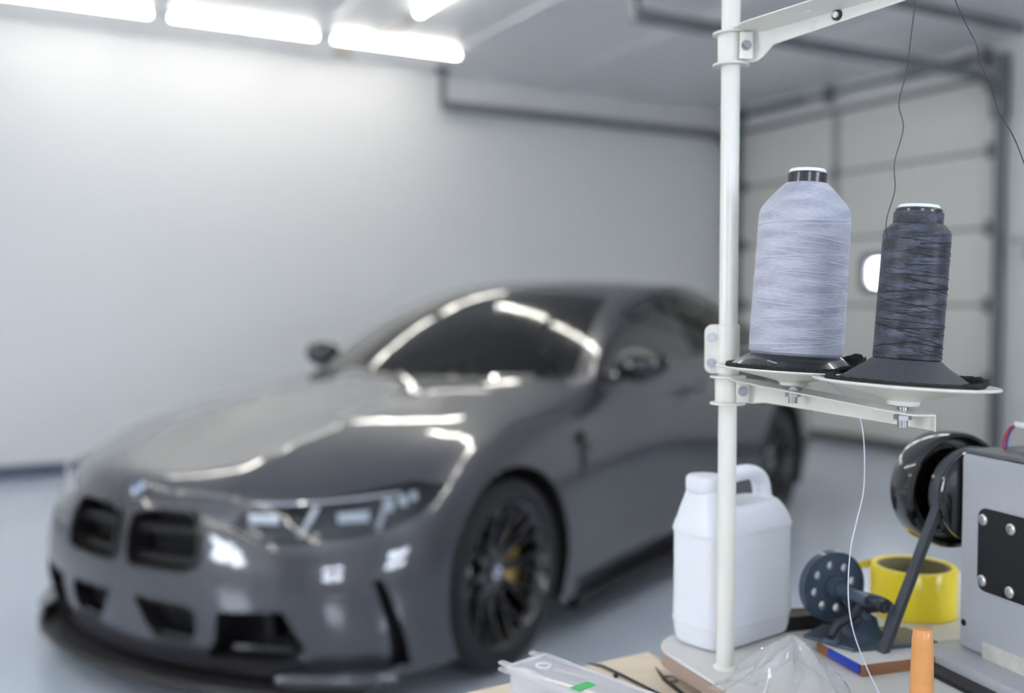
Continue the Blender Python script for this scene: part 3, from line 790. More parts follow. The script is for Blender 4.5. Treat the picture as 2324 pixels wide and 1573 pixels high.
THREAD_B = [(0.3563, 0.82, 1.5422), (0.3602, 0.82, 1.521), (0.3684, 0.82, 1.5033), (0.3778, 0.82, 1.4856), (0.3828, 0.82, 1.4679), (0.391, 0.82, 1.4501), (0.3987, 0.82, 1.4287), (0.4098, 0.82, 1.4109), (0.4189, 0.82, 1.3894), (0.427, 0.82, 1.3679), (0.4301, 0.82, 1.3428)]
THREAD_C = [(0.2278, 0.886, 1.224), (0.2518, 0.89, 1.2159), (0.2813, 0.898, 1.2058), (0.3049, 0.9, 1.1884), (0.3181, 0.9, 1.1615), (0.3205, 0.9, 1.1099), (0.3145, 0.9, 1.0776), (0.3089, 0.9, 1.0492), (0.3075, 0.9, 1.0085), (0.3141, 0.905, 0.9742), (0.3282, 0.91, 0.9394), (0.3394, 0.905, 0.9144)]
# ------------------------------------------------------------------ foreground: sewing table, thread stand, machine and what stands on it
M_cream = mat('cream_enamel', (224, 223, 214), rough=.34, coat=.3, coat_rough=.15, noise=(14, .02))
M_bolt = mat('zinc_bolt', (160, 160, 160), rough=.35, metal=.9, noise=(60, .2))
M_lam = mat('laminate_white', (214, 212, 207), rough=.42, noise=(9, .03))
M_edge = mat('laminate_edge_brown', (172, 152, 140), rough=.6)
M_pine = mat('pine_board', (232, 214, 190), rough=.55, noise=(7, .12, (1, 14, 14)))
M_steelleg = mat('grey_steel_leg', (90, 94, 98), rough=.5, metal=.4)
M_jug = mat('hdpe_white', (226, 228, 233), rough=.38, spec=.45, noise=(12, .012))
M_mach = mat('machine_grey_enamel', (176, 179, 184), rough=.45, coat=.2, noise=(22, .045), bump=(260, .06))
M_blk = mat('black_plate', (24, 24, 27), rough=.45, noise=(120, .2))
M_wheelb = mat('handwheel_black', (12, 12, 14), rough=.14, coat=1.)
M_belt = mat('vbelt_rubber', (66, 68, 76), rough=.6, noise=(50, .12))
M_foam = mat('foam_charcoal', (60, 58, 57), rough=.95, noise=(900, .6), bump=(700, 1.))
M_bluegrey = mat('blue_grey_casting', (66, 80, 96), rough=.35, coat=.4, noise=(40, .1))
M_dkcast = mat('dark_casting', (40, 44, 52), rough=.4, noise=(60, .15))
M_tan = mat('wood_handle_orange', (216, 150, 88), rough=.4, coat=.35, noise=(22, .12, (1, 1, 6)))

Z0 = .90
def e2(a, b): return V((a[0], a[1], 0)), V((b[0], b[1], 0))
EB, EG = V((.857, .515, 0)).normalized(), V((.37, -.929, 0)).normalized()
# sewing table
tb = thing('sewing_table', 'white laminate sewing table with a brown edge and rounded corner', 'table', (.15, 1.095, 0))
c0 = V((0, 0, 0)); r = .045; crn = []
for k in range(9):
    t = PI / 2 * k / 8; cc = EB * r + EG * r; crn.append(cc - EG * r * math.cos(t) * 1. - EB * r * math.sin(t))
poly = [c0 + EB * 1.2, *crn, c0 + EG * .56, c0 + EB * 1.2 + EG * .56]
bm = BM(); prism(bm, [p + V((0, 0, Z0 - .004)) for p in poly], (0, 0, .004)); bez(obj('tabletop', bm, M_lam, tb), .0015)
bm = BM(); prism(bm, [p + V((0, 0, Z0 - .018)) for p in poly], (0, 0, .014)); obj('edge_band', bm, M_edge, tb)
for u, v in ((.14, .10), (.14, .46), (1.1, .10), (1.1, .46)):
    p = c0 + EB * u + EG * v; bm = BM(); box(bm, (p.x, p.y, (Z0 - .018) / 2), (.04, .04, Z0 - .018), rot=Euler((0, 0, math.atan2(EB.y, EB.x))), bev=.004); obj('leg', bm, M_steelleg, tb)
for v in (.10, .46):
    a, b = c0 + EB * .14 + EG * v, c0 + EB * 1.1 + EG * v; bm = BM(); cyl(bm, (a.x, a.y, .14), (b.x, b.y, .14), .014); obj('crossbar', bm, M_steelleg, tb)
# pine bench
ZB = .862
pb = thing('wooden_bench', 'pale pine board bench at the bottom edge beside the sewing table', 'bench', (.1617, 1.17, 0))
PB = V((-.859, -.512, 0)); PG = V((.37, -.929, 0)).normalized()
for k in range(4):
    a = PG * (.165 * k + .0015); b = PG * (.165 * (k + 1) - .0015); bm = BM()
    prism(bm, [p + V((0, 0, ZB - .028)) for p in (a, a + PB * 1.25, b + PB * 1.25, b)], (0, 0, .028)); bez(obj('board', bm, M_pine, pb), .0025)
for u, v in ((.16, .06), (.16, .58), (1.15, .06), (1.15, .58)):
    p = PB * u + PG * v; bm = BM(); box(bm, (p.x, p.y, (ZB - .028) / 2), (.05, .05, ZB - .028), rot=Euler((0, 0, math.atan2(PB.y, PB.x))), bev=.003); obj('leg', bm, M_pine, pb)

# ---- thread stand
PX, PY, PR = .2195, 1.010, .0093
st = thing('thread_stand', 'cream metal thread stand with one upright pole and two arms', 'thread stand', (PX, PY, Z0))
def L3(p): return V((p[0] - PX, p[1] - PY, p[2] - Z0))
bm = BM(); cyl(bm, (0, 0, 0), (0, 0, .86), PR, n=40); obj('pole', bm, M_cream, st)
bm = BM(); lathe(bm, [(PR, .0), (PR + .0035, .0), (PR + .003, .002), (PR + .0008, .004), (PR, .004)], 40, closed=True); obj('foot_collar', bm, M_cream, st)
def clamp(zt, zb, d, name):
    """two lobed flanges with a sleeve and a bolted ear; returns bmesh and its bolt parts"""
    s = V((-d.y, d.x, 0)); bm = BM()   # s = right-hand side seen along d, away from the viewer
    for z in (zt, zb):
        pts = [V((0, 0, z)) - d * .0 + (V((math.cos(t), math.sin(t), 0)) * .0180) for t in (2 * PI * k / 28 for k in range(28))]
        prism(bm, [p for p in pts], (0, 0, -.0022))
    lathe(bm, [(PR + .0005, zb), (PR + .0035, zb), (PR + .0035, zt - .002), (PR + .0005, zt - .002)], 36, closed=True)
    o = obj(name, bm, M_cream, st); bez(o, .0006)
    view = V((PX, PY, 0)).normalized(); rt = V((view.y, -view.x, 0))
    ear = BM(); c = rt * .0145 - view * .013 + V((0, 0, (zt + zb) / 2 - .001)); an = math.atan2(rt.y, rt.x)
    box(ear, c, (.013, .0035, (zt - zb) * .86), rot=Euler((0, 0, an + .25)), bev=.001)
    box(ear, c + view * .011 + rt * .004, (.012, .003, (zt - zb) * .86), rot=Euler((0, 0, an + .25)), bev=.001); eo = obj('clamp_ear', ear, M_cream, o)
    b = BM(); nf = Matrix.Rotation(an + .25, 4, 'Z') @ V((0, -1, 0)); nf = V(nf)
    cyl(b, c, c + nf * .0022, .0052, n=24); cyl(b, c + nf * .0022, c + nf * .0048, .0036, n=6); obj('bolt', b, M_bolt, o)
    b = BM(); cyl(b, c - nf * .018 , c - nf * .002, .0022, n=12); obj('bolt_shank', b, M_bolt, o)
    return o
zU, zUb = 1.5457 - Z0, 1.5146 - Z0
zL, zLb = 1.2015 - Z0, 1.1745 - Z0
dL = V((.483, -.876, 0)).normalized(); dU = V((.553, -.833, 0)).normalized()
clamp(zU, zUb, dU, 'upper_clamp'); clamp(zL, zLb, dL, 'lower_clamp')
def arm(name, d, L_, w, zn, zf, zb, zclamp):
    """pressed steel channel: wide top flange towards the viewer's left, one web along its far edge"""
    s = V((d.y, -d.x, 0))
    if s.x > 0: s = -s
    bm = BM(); n = 40; th = .0016; st_ = .010; lf, lw = [], []
    for k in range(n + 1):
        t = k / n; u = st_ + (L_ - st_) * t; a_, b_, c_ = (lerp(q[0], q[1], t) for q in (zn, zf, zb))
        kk = max(0, min(1, 1 - (t - .06) / .06)); c_ = lerp(c_, zclamp, kk)
        ew = w / 2 * (1 if t < .95 else math.sqrt(max(.35, 1 - ((t - .95) / .05) ** 2 * .65))); ew *= min(1, .55 + t * 5)
        A, B = d * u + s * ew, d * u - s * ew
        lf.append([A + V((0, 0, a_)), B + V((0, 0, b_)), B + V((0, 0, b_ - th)), A + V((0, 0, a_ - th))])
        B2 = d * u - s * (ew - th)
        lw.append([B + V((0, 0, b_)), B2 + V((0, 0, b_ - .0002)), B2 + V((0, 0, c_)), B + V((0, 0, c_))])
    loft(bm, lf); loft(bm, lw)
    o = obj(name, bm, M_cream, st); bez(o, .0006, 2); return o, s
la, sL = arm('lower_arm', dL, .240, .034, (1.2005 - Z0, 1.1855 - Z0), (1.1995 - Z0, 1.1845 - Z0), (1.1772 - Z0, 1.1700 - Z0), zLb)
ua, sU = arm('upper_arm', dU, .262, .033, (1.5475 - Z0, 1.5485 - Z0), (1.5440 - Z0, 1.5415 - Z0), (1.5262 - Z0, 1.5365 - Z0), zUb)
for t, zz, hole in ((.118, 1.5375, 1), (.090, 1.5355, 0)):
    c = dU * t - sU * .0149 + V((0, 0, zz - Z0)); b = BM()
    if hole:
        lathe(b, [(.0028, 0), (.0050, 0), (.0050, .002), (.0028, .002)], 24, Matrix.Translation(c) @ sU.to_track_quat('Z', 'Y').to_matrix().to_4x4(), closed=True); obj('washer', b, M_dkcast, ua)
        b = BM(); cyl(b, c, c + sU * .004, .0028, n=20); obj('screw', b, M_cream, ua)
    else:
        cyl(b, c, c + sU * .0012, .004, .003, n=20); obj('dimple', b, M_cream, ua)
b = BM(); c = dU * .098 + V((0, 0, 1.5437 - Z0)); cyl(b, c, c - V((0, 0, .0008)), .0035, n=20); obj('punched_slot', b, M_white, ua)
# thread guide bar carried by the upper arm end (above the frame)
b = BM(); q = dU * .245 + V((0, 0, zU)); tube(b, spline([q, q + V((0, 0, .012)), q + V((.03, -.01, .03)), q + V((.07, .0, .032)), q + V((.11, .01, .03))], 6), .002); obj('guide_wire', b, M_bolt, ua)
# joint plate behind the grey cone
zj0, zj1 = 1.2035 - Z0, 1.2535 - Z0
bm = BM(); lathe(bm, [(PR + .0004, zj0), (PR + .002, zj0), (PR + .002, zj1), (PR + .0004, zj1)], 36, closed=True)
vw = V((PX, PY, 0)).normalized(); rt = V((vw.y, -vw.x, 0))
cj = -rt * .0135 + V((0, 0, (zj0 + zj1) / 2)); pts = [cj + rt * u + V((0, 0, v)) - vw * .003 for u, v in rrect(.020, zj1 - zj0, .008)]
prism(bm, pts, vw * .003); jp = obj('joint_plate', bm, M_cream, st); bez(jp, .0006)
for z in (zj0 + .011, zj1 - .013):
    b = BM(); c = -rt * .0165 + V((0, 0, z)) - vw * .003; cyl(b, c, c - vw * .0015, .0048, n=24); cyl(b, c - vw * .0015, c - vw * .0035, .0034, n=6); obj('bolt', b, M_bolt, jp)

def dish(t, tilt, R, off, hs):
    """pin + white dish on the lower arm at distance t; returns world position of the dish rim plane and tilt"""
    zt = 1.2 - Z0 - .018 * t / .2455
    base = dL * t + V((0, 0, zt))
    b = BM(); cyl(b, base - V((0, 0, .012)), base + V((0, 0, .010)), .0042, n=20); po = obj('spool_pin', b, M_bolt, st)
    b = BM(); cyl(b, base, base + V((0, 0, .002)), .008, n=6); cyl(b, base - V((0, 0, .0056)), base - V((0, 0, .0018)), .0072, n=6); obj('nut', b, M_bolt, po)
    M = Matrix.Translation(base + V((0, 0, off))) @ Matrix.Rotation(tilt, 4, V((0, 1, 0)))
    b = BM(); prof = [(.0, .0), (.0105, 0), (.0125, .001), (.0135, .005), (.016, .0065), (.03, .0105), (.05, .0155), (.066, .0190), (R - .001, .0200), (R, .0212), (R - .001, .0226), (.066, .0212), (.05, .0176), (.03, .0126), (.012, .0085), (0, .0085)]
    prof = [(r_, z_ * hs) for r_, z_ in prof]
    lathe(b, prof, 72, M); obj('spool_dish', b, M_cream, st)
    W = Matrix.Translation((PX, PY, Z0)) @ M
    return W
D1 = dish(.091, .045, .0725, .004, .755); D2 = dish(.2155, .055, .0735, .0055, .9)

# thread material: cross-wound filament, procedural in cylinder coordinates
def thread_mat(name, c, dark, light, pitch, cross, rough=.5, sheen=.3, str_=.5):
    m = bpy.data.materials.new(name); m.use_nodes = True; nt = m.node_tree; N = nt.nodes; Lk = nt.links; b = N['Principled BSDF']
    b.inputs['Roughness'].default_value = rough; b.inputs['Sheen Weight'].default_value = sheen; b.inputs['Sheen Roughness'].default_value = .4
    tc = N.new('ShaderNodeTexCoord'); sx = N.new('ShaderNodeSeparateXYZ'); Lk.new(tc.outputs['Object'], sx.inputs[0])
    def mth(op, a, b_=None, c_=None):
        n = N.new('ShaderNodeMath'); n.operation = op
        for i, x in enumerate((a, b_, c_)):
            if x is None: continue
            if isinstance(x, (int, float)): n.inputs[i].default_value = x
            else: Lk.new(x, n.inputs[i])
        return n.outputs[0]
    th = mth('ARCTAN2', sx.outputs['Y'], sx.outputs['X']); z = sx.outputs['Z']
    cv = N.new('ShaderNodeCombineXYZ'); Lk.new(mth('MULTIPLY', th, .012), cv.inputs[0]); Lk.new(z, cv.inputs[1])
    nz = N.new('ShaderNodeTexNoise'); nz.inputs['Scale'].default_value = 60; nz.inputs['Detail'].default_value = 3; Lk.new(cv.outputs[0], nz.inputs['Vector'])
    wob = mth('MULTIPLY', nz.outputs['Fac'], 5.)
    f1 = mth('SINE', mth('ADD', mth('MULTIPLY', z, 2 * PI / pitch), mth('ADD', mth('MULTIPLY', th, 1.), wob)))
    f2 = mth('SINE', mth('ADD', mth('MULTIPLY', z, 2 * PI / cross), mth('ADD', mth('MULTIPLY', th, -3.), mth('MULTIPLY', wob, 1.4))))
    f3 = mth('SINE', mth('ADD', mth('MULTIPLY', z, 2 * PI / (cross * .73)), mth('ADD', mth('MULTIPLY', th, 2.), wob)))
    n2 = N.new('ShaderNodeTexNoise'); n2.inputs['Scale'].default_value = 900; n2.inputs['Detail'].default_value = 4
    mp = N.new('ShaderNodeCombineXYZ'); Lk.new(mth('MULTIPLY', th, .006), mp.inputs[0]); Lk.new(mth('ADD', z, mth('MULTIPLY', f2, .0004)), mp.inputs[1]); Lk.new(mp.outputs[0], n2.inputs['Vector'])
    v = mth('ADD', mth('MULTIPLY', f1, .12), mth('ADD', mth('MULTIPLY', n2.outputs['Fac'], .9), mth('ADD', mth('MULTIPLY', f2, .11), mth('MULTIPLY', f3, .09))))  # coarse waves put shadow bands between the windings into the colour
    cr = N.new('ShaderNodeValToRGB'); cr.color_ramp.elements[0].position = .15; cr.color_ramp.elements[0].color = lin(dark)
    cr.color_ramp.elements[1].position = .75; cr.color_ramp.elements[1].color = lin(light)
    el = cr.color_ramp.elements.new(.45); el.color = lin(c)
    Lk.new(v, cr.inputs[0]); Lk.new(cr.outputs[0], b.inputs['Base Color'])
    bp = N.new('ShaderNodeBump'); bp.inputs['Strength'].default_value = str_; bp.inputs['Distance'].default_value = .0006
    Lk.new(v, bp.inputs['Height']); Lk.new(bp.outputs[0], b.inputs['Normal'])
    return m
M_tg = thread_mat('thread_lilac_grey', (171, 172, 185), (147, 148, 164), (193, 194, 205), .0011, .021)
M_tk = thread_mat('thread_charcoal', (46, 50, 62), (20, 22, 29), (84, 90, 106), .0014, .017, rough=.42, sheen=.08, str_=.7)
M_strand_g = mat('strand_lilac', (190, 193, 208), rough=.5); M_strand_k = mat('strand_charcoal', (24, 25, 31), rough=.5)

def spool(name, label, W, zoff, core, wind, strands, core_mat, wmat, smat, cap_r, top, ring_r, tilt, shift=(0, 0)):
    t = thing(name, label, 'thread spool'); t.matrix_world = W @ Matrix.Translation((shift[0], shift[1], zoff)) @ Matrix.Rotation(tilt, 4, 'Y')
    b = BM(); lathe(b, core, 72, closed=True); obj('cone_core', b, core_mat, t)
    b = BM(); lathe(b, wind, 96)
    def rad(z):
        for (r0, z0), (r1, z1) in zip(wind, wind[1:]):
            if z0 <= z <= z1 and z1 > z0: return r0 + (r1 - r0) * (z - z0) / (z1 - z0)
        return wind[-1][0]
    wo = obj('thread_winding', b, wmat, t)
    b = BM()
    for z0, a0, a1, dz, rr in strands:
        pts = []
        for k in range(25):
            a = math.radians(a0 + (a1 - a0) * k / 24); z = z0 + dz * (k / 24); r_ = rad(z) + rr * .35; pts.append((r_ * math.cos(a), r_ * math.sin(a), z))
        tube(b, pts, rr, 6)
    obj('outer_strands', b, smat, wo)
    b = BM(); lathe(b, [(ring_r - .003, top - .016), (ring_r, top - .016), (ring_r + .0004, top - .002), (ring_r - .001, top - .0005), (ring_r - .003, top - .0005)], 48, closed=True); obj('core_neck', b, mat('core_neck_black', (38, 38, 42), rough=.4, coat=.4), t)
    b = BM(); lathe(b, [(0, top - .002), (cap_r, top - .002), (cap_r, top + .001), (cap_r - .001, top + .0022), (cap_r * .5, top + .0026), (0, top + .0026)], 40); obj('top_cap', b, mat('cap_white', (238, 242, 246), rough=.3), t)
    return t
random.seed(3)
g_w = [(.0, .022), (.0400, .022), (.0424, .0245), (.0429, .04), (.0424, .09), (.0416, .150), (.0405, .1565), (.036, .1635), (.030, .170), (.0225, .1785), (.019, .1815), (.016, .182)]
gs = []
for k in range(34):
    z = .028 + .118 * k / 34 + random.uniform(-.002, .002); a = random.uniform(180, 260); s = random.choice((-1, 1)) * random.uniform(.003, .013)
    gs.append((min(.148, max(.026, z)), a, a + random.uniform(90, 200), max(-(z - .026), min(s, .149 - z)), random.choice((.00035, .00045, .00055))))
g_core = [(.057, .0), (.0605, .0005), (.0605, .003), (.046, .019), (.040, .0225), (.018, .0225), (.018, .18), (.0155, .18), (.0155, .003), (.05, .002)]
M_corek = mat('cone_plastic_black', (26, 26, 29), rough=.22, coat=.6, noise=(40, .2))
M_corem = mat('cone_plastic_matt', (66, 68, 74), rough=.55, noise=(600, .55), bump=(500, .2))
dn = lambda L, d=.0062: [(r_, z_ if z_ < .019 else z_ - d) for r_, z_ in L]
ds = lambda L, d=.0062: [(z_ - d, *q_) for z_, *q_ in L]
SP1 = spool('thread_spool', 'tall cone of lilac grey thread on the dish beside the pole', D1, .0135, dn(g_core), dn(g_w), ds(gs), M_corek, M_tg, M_strand_g, .0165, .1863, .0172, .012)
k_w = [(.0, .0245), (.0255, .0245), (.0268, .026), (.0268, .08), (.0264, .131), (.0258, .1335), (.0215, .1385), (.0195, .1398), (.0195, .149), (.017, .1495)]
ks = []
for k in range(34):
    z = .030 + .098 * k / 34 + random.uniform(-.0015, .0015); a = random.uniform(170, 260); s = random.choice((-1, 1)) * random.uniform(.002, .009)
    ks.append((min(.129, max(.028, z)), a, a + random.uniform(80, 190), max(-(z - .028), min(s, .130 - z)), random.choice((.00025, .0003, .0004))))
k_core = [(.054, .0), (.0562, .0005), (.0562, .002), (.032, .0205), (.027, .0247), (.018, .0247), (.018, .148), (.0155, .148), (.0155, .003), (.05, .002)]
SP2 = spool('thread_spool', 'slim cone of charcoal black thread on the front dish', D2, .0160, dn(k_core, .002), [(r_, .0225 + (z_ - .0225) * .97) for r_, z_ in dn(k_w, .002)], ds(ks, .003), M_corem, M_tk, M_strand_k, .0163, .1475, .0178, .012)
for o in (SP1, SP2): o['group'] = 'thread cones on the lower arm'
for W, R, lab in ((D1, .0635, 'dark foam pad under the lilac grey thread cone'), (D2, .0635, 'dark foam pad under the charcoal thread cone')):
    b = BM(); prof = [(.012, .021 - .0105), (.03, .0150), (.05, .0200), (R - .004, .0226), (R, .0228 + .0012), (R - .001, .0262), (R - .006, .0270), (.02, .0243), (.012, .0243)]
    hs = .755 if 'lilac' in lab else .9; prof = [(.019, .0100 * hs), (.03, .0132 * hs), (.05, .0182 * hs), (.0625, .0208 * hs), (R, .0208 * hs + .0014), (R - .0010, .0208 * hs + .0044), (R - .004, .0208 * hs + .0040), (.0585, .0208 * hs + .0005), (.0575, .0155 * hs + .0035), (.05, .0165), (.019, .0160)]
    prof[-2:] = [(.05, .0182 * hs + .0008), (.019, .0110 * hs + .0008)]
    lathe(b, prof, 90, closed=True)
    for v in b.verts: v.co.z += .0007 * math.sin(v.co.x * 420) * math.cos(v.co.y * 380) * (v.co.xy.length > .057); v.co.z += .0012 * max(0, v.co.x - .05) / .013 * (v.co.xy.length > .057)
    for v in b.verts:
        x_, y_ = v.co.x, v.co.y; q_ = max(0, min(1, (x_ - .012) / .05)) * max(0, min(1, (math.hypot(x_, y_) - .052) / .011))
        v.co.z += (.011 if 'lilac' in lab else .003) * q_ * (1 + .15 * math.sin(y_ * 160))
    o = obj('foam_pad', b, M_foam); o.matrix_world = W if False else W @ Matrix.Translation((0, 0, 0)); tag(o, lab, 'foam pad', 'foam pads on the dishes')

# threads in the air
def loose(name, pts, r, m, lab, cat='thread'):
    b = BM(); P_ = spline(pts, 10); o0 = P_[0].copy(); tube(b, [p - o0 for p in P_], r, 8); o = obj(name, b, m); o.location = o0; return tag(o, lab, cat)
def U(u, v, y):   # a point of the place at depth y
    c, s = math.cos(math.radians(2.4)), math.sin(math.radians(2.4)); a, b_ = (u - 1162) / 2259, -(v - 786.5) / 2259
    d = V((a, c + b_ * s, -s + b_ * c)); return V((0, 0, 1.2735)) + d * (y / d.y)
loose('loose_thread', THREAD_A, .00042, mat('thread_dark', (58, 60, 66), rough=.6), 'thin dark thread rising from the charcoal cone') 
loose('loose_thread', THREAD_B, .00042, mat('thread_dark', (50, 52, 58), rough=.6), 'thin dark thread falling across the top right corner')
loose('loose_thread', THREAD_C, .0006, mat('thread_pale', (205, 208, 222), rough=.6), 'pale thread hanging from the lilac cone past the bobbin winder')

# ---- white jug
NJ = V((.2165, 1.039, Z0)); WJ = V((.794, .608, 0)).normalized(); DJ = V((-.608, .794, 0))
jug = thing('plastic_jug', 'blank white plastic jug with a moulded handle behind the stand pole', 'jug', NJ)
jug.rotation_euler = (0, 0, math.atan2(WJ.y, WJ.x))
def jl(w0, w1, d, z, r, dc=.0375):
    w0, w1 = (w0, w1) if w1 < .07 else (w0, w1 * 1.09)
    return [V(((w0 + w1) / 2 + x, dc + y, z)) for x, y in rrect(w1 - w0, d, r, 6)]
bm = BM()
S = [(.008, .118, .058, .0, .016), (.003, .124, .069, .003, .02), (.001, .126, .073, .012, .021), (0, .127, .075, .024, .022), (-.0015, .1285, .078, .0265, .022), (-.0002, .1272, .0755, .0285, .022),
     (0, .127, .075, .07, .022), (0, .127, .075, .123, .022), (-.0015, .1287, .078, .1262, .022), (-.0005, .1275, .076, .129, .022), (.0, .1265, .074, .134, .022), (.004, .122, .062, .146, .02), (.006, .118, .05, .153, .018)]
loft(bm, [jl(a, b_, d, z, r_) for a, b_, d, z, r_ in S])
loft(bm, [jl(.0, .058, .072, .131, .02), jl(.003, .052, .062, .148, .019), jl(.005, .047, .050, .163, .018), jl(.006, .043, .044, .172, .0175)])
tube(bm, spline([(.036, .0375, .163), (.050, .0375, .1785), (.075, .0375, .1835), (.100, .0375, .1825), (.1145, .0375, .174), (.120, .0375, .156), (.123, .0375, .138)], 6), .0088, 16,
     rs=None)
for v in bm.verts:
    if v.co.z > .1535 and v.co.x > .05: v.co.y = .0375 + (v.co.y - .0375) * 1.35
jb = obj('body', bm, M_jug, jug)
md = jb.modifiers.new('r', 'REMESH'); md.mode = 'VOXEL'; md.voxel_size = .0016; md.use_smooth_shade = True
md = jb.modifiers.new('s', 'SMOOTH'); md.iterations = 7; md.factor = .5
bm = BM(); lathe(bm, [(0, .1725), (.0195, .1725), (.0205, .1735), (.0212, .176), (.0212, .188), (.0200, .1905), (.0185, .191), (.0, .1908)], 64, Matrix.Translation((.0235, .0375, -.0035)))
for k in range(48):
    a = 2 * PI * k / 48; box(bm, (.0235 + .0212 * math.cos(a), .0375 + .0212 * math.sin(a), .1785), (.0008, .0008, .011))
obj('cap', bm, M_jug, jug)

# ---- machine head
GM = V((.30, -.954, 0)).normalized(); EM = V((.954, .30, 0)).normalized(); CN = V((.4665, 1.028, 0))
ma = thing('sewing_machine', 'grey industrial sewing machine head cut by the right edge', 'sewing machine', (CN.x, CN.y, Z0), math.atan2(GM.y, GM.x))
# local frame: x along GM (towards the camera), y = left of it -> EM ; (EM = +90deg of GM)
LY = V((-GM.y, GM.x, 0)); sgn = 1 if LY.dot(EM) > 0 else -1
bm = BM(); box(bm, (.19, sgn * .055, .1185), (.38, .11, .203), bev=.006, seg=3); obj('body', bm, M_mach, ma)
bm = BM(); box(bm, (.19, sgn * .055, .2225), (.375, .104, .0045), bev=.0015); obj('top_cover', bm, mat('top_cover_grey', (96, 99, 104), rough=.4, coat=.3), ma)
bm = BM(); box(bm, (.20, sgn * .05, .0085), (.44, .17, .016), bev=.003); obj('bed', bm, M_mach, ma)
bm = BM(); box(bm, (.2, -sgn * .045, .003), (.40, .022, .005), bev=.001); obj('bed_gasket', bm, M_blk, ma)
bm = BM(); prism(bm, [(.075 + u, -sgn * .0002, .127 + v) for u, v in rrect(.094, .084, .010)], (0, -sgn * .0028, 0)); pl_ = obj('cover_plate', bm, M_blk, ma); bez(pl_, .0008)
for u, v in ((.0355, .1575), (.0715, .1555), (.0355, .0955), (.0715, .0935), (.107, .156), (.107, .094)):
    b = BM(); Mx = Matrix.Translation((u, -sgn * .003, v)) @ Matrix.Rotation(sgn * PI / 2, 4, 'X')
    lathe(b, [(.0022, .0), (.0058, .0), (.0058, .0012), (.0045, .0022), (.0026, .0024), (.0022, .0008)], 24, Mx, closed=True); lathe(b, [(0, .0005), (.0022, .0005), (.0022, .0008), (0, .0008)], 6, Mx); obj('screw', b, M_chrome if False else mat('screw_steel', (190, 192, 190), rough=.3, metal=.7), pl_)
b = BM(); cyl(b, (.008, sgn * .002, .044), (.008, -sgn * .0004, .044), .0035, n=20); obj('oil_hole', b, M_void, ma)
b = BM(); prism(b, [(.085 + u, 0, .024 + v * .7) for u, v in rrect(.10, .026, .003)], (0, -sgn * .0008, 0)); obj('worn_label', b, mat('worn_label', (205, 200, 192), rough=.6, noise=(60, .35)), ma)
# handwheel and pulley (axis along local x, behind the end of the head)
HW = V((0, sgn * .03, .172)); RX = Matrix.Rotation(-PI / 2, 4, 'Y')   # local z -> -x
Mh = Matrix.Translation(HW) @ RX
b = BM(); lathe(b, [(.012, .0), (.030, .002), (.047, .004), (.050, .006), (.050, .009), (.042, .0135), (.042, .0165), (.050, .021), (.050, .024), (.034, .026), (.034, .038), (.012, .038)], 72, Mh, closed=True); obj('belt_pulley', b, M_wheelb, ma)
b = BM(); lathe(b, [(.012, .044), (.046, .046), (.053, .040), (.0585, .0375), (.0625, .039), (.0635, .043), (.0635, .066), (.061, .071), (.056, .073), (.030, .070), (.012, .072)], 96, Mh, closed=True)
hw = obj('handwheel', b, M_wheelb, ma)
b = BM(); lathe(b, [(.0, -.002), (.012, -.002), (.012, .078), (.0, .080)], 32, Mh); obj('axle', b, M_bolt, ma)
# belt loop in the plane x = -.015 : pulley R .046 at top, runs down through the table slot
def beltpath():
    R = .0462; cy, cz = HW.y, HW.z
    p1 = V((-.015, cy - sgn * .115, .0008)); p0 = V((-.015, cy - sgn * .004, .0008)); out_ = [p1]
    for k in range(17):
        a = math.radians(195 - k * 205 / 16); out_.append(V((-.015, cy + sgn * R * math.cos(a), cz + R * math.sin(a))))
    return out_ + [p0]
bp_ = beltpath(); rings = []
dens = [bp_[0] + (bp_[1] - bp_[0]) * t for t in (0, .25, .5, .75)] + bp_[1:-1] + [bp_[-2] + (bp_[-1] - bp_[-2]) * t for t in (.5, 1)]
for i, p in enumerate(dens):
    d = (dens[min(i + 1, len(dens) - 1)] - dens[max(i - 1, 0)]).normalized(); nrm_ = d.cross(V((1, 0, 0))).normalized()
    if nrm_.dot(p - HW) < 0: nrm_ = -nrm_
    x = V((1, 0, 0)); rings.append([p + x * .0055 + nrm_ * .005, p - x * .0055 + nrm_ * .005, p - x * .0035 - nrm_ * .004, p + x * .0035 - nrm_ * .004])
b = BM(); loft(b, rings); bez(obj('drive_belt', b, M_belt, ma), .001)
# wires with a white plug on top of the head
for dy, c in ((0, (190, 70, 80)), (.003, (80, 95, 170))):
    b = BM(); tube(b, spline([(.010, sgn * (.045 + dy), .224), (.012, sgn * (.045 + dy), .236), (.019, sgn * (.045 + dy), .247), (.030, sgn * (.045 + dy), .251)], 8), .0014, 8); obj('wire', b, mat('wire_colour', c, rough=.5), ma)
b = BM(); box(b, (.038, sgn * .0465, .2515), (.022, .012, .006), bev=.002); cyl(b, (.044, sgn * .0465, .224), (.044, sgn * .0465, .25), .0022, n=10); obj('white_plug', b, M_white, ma)

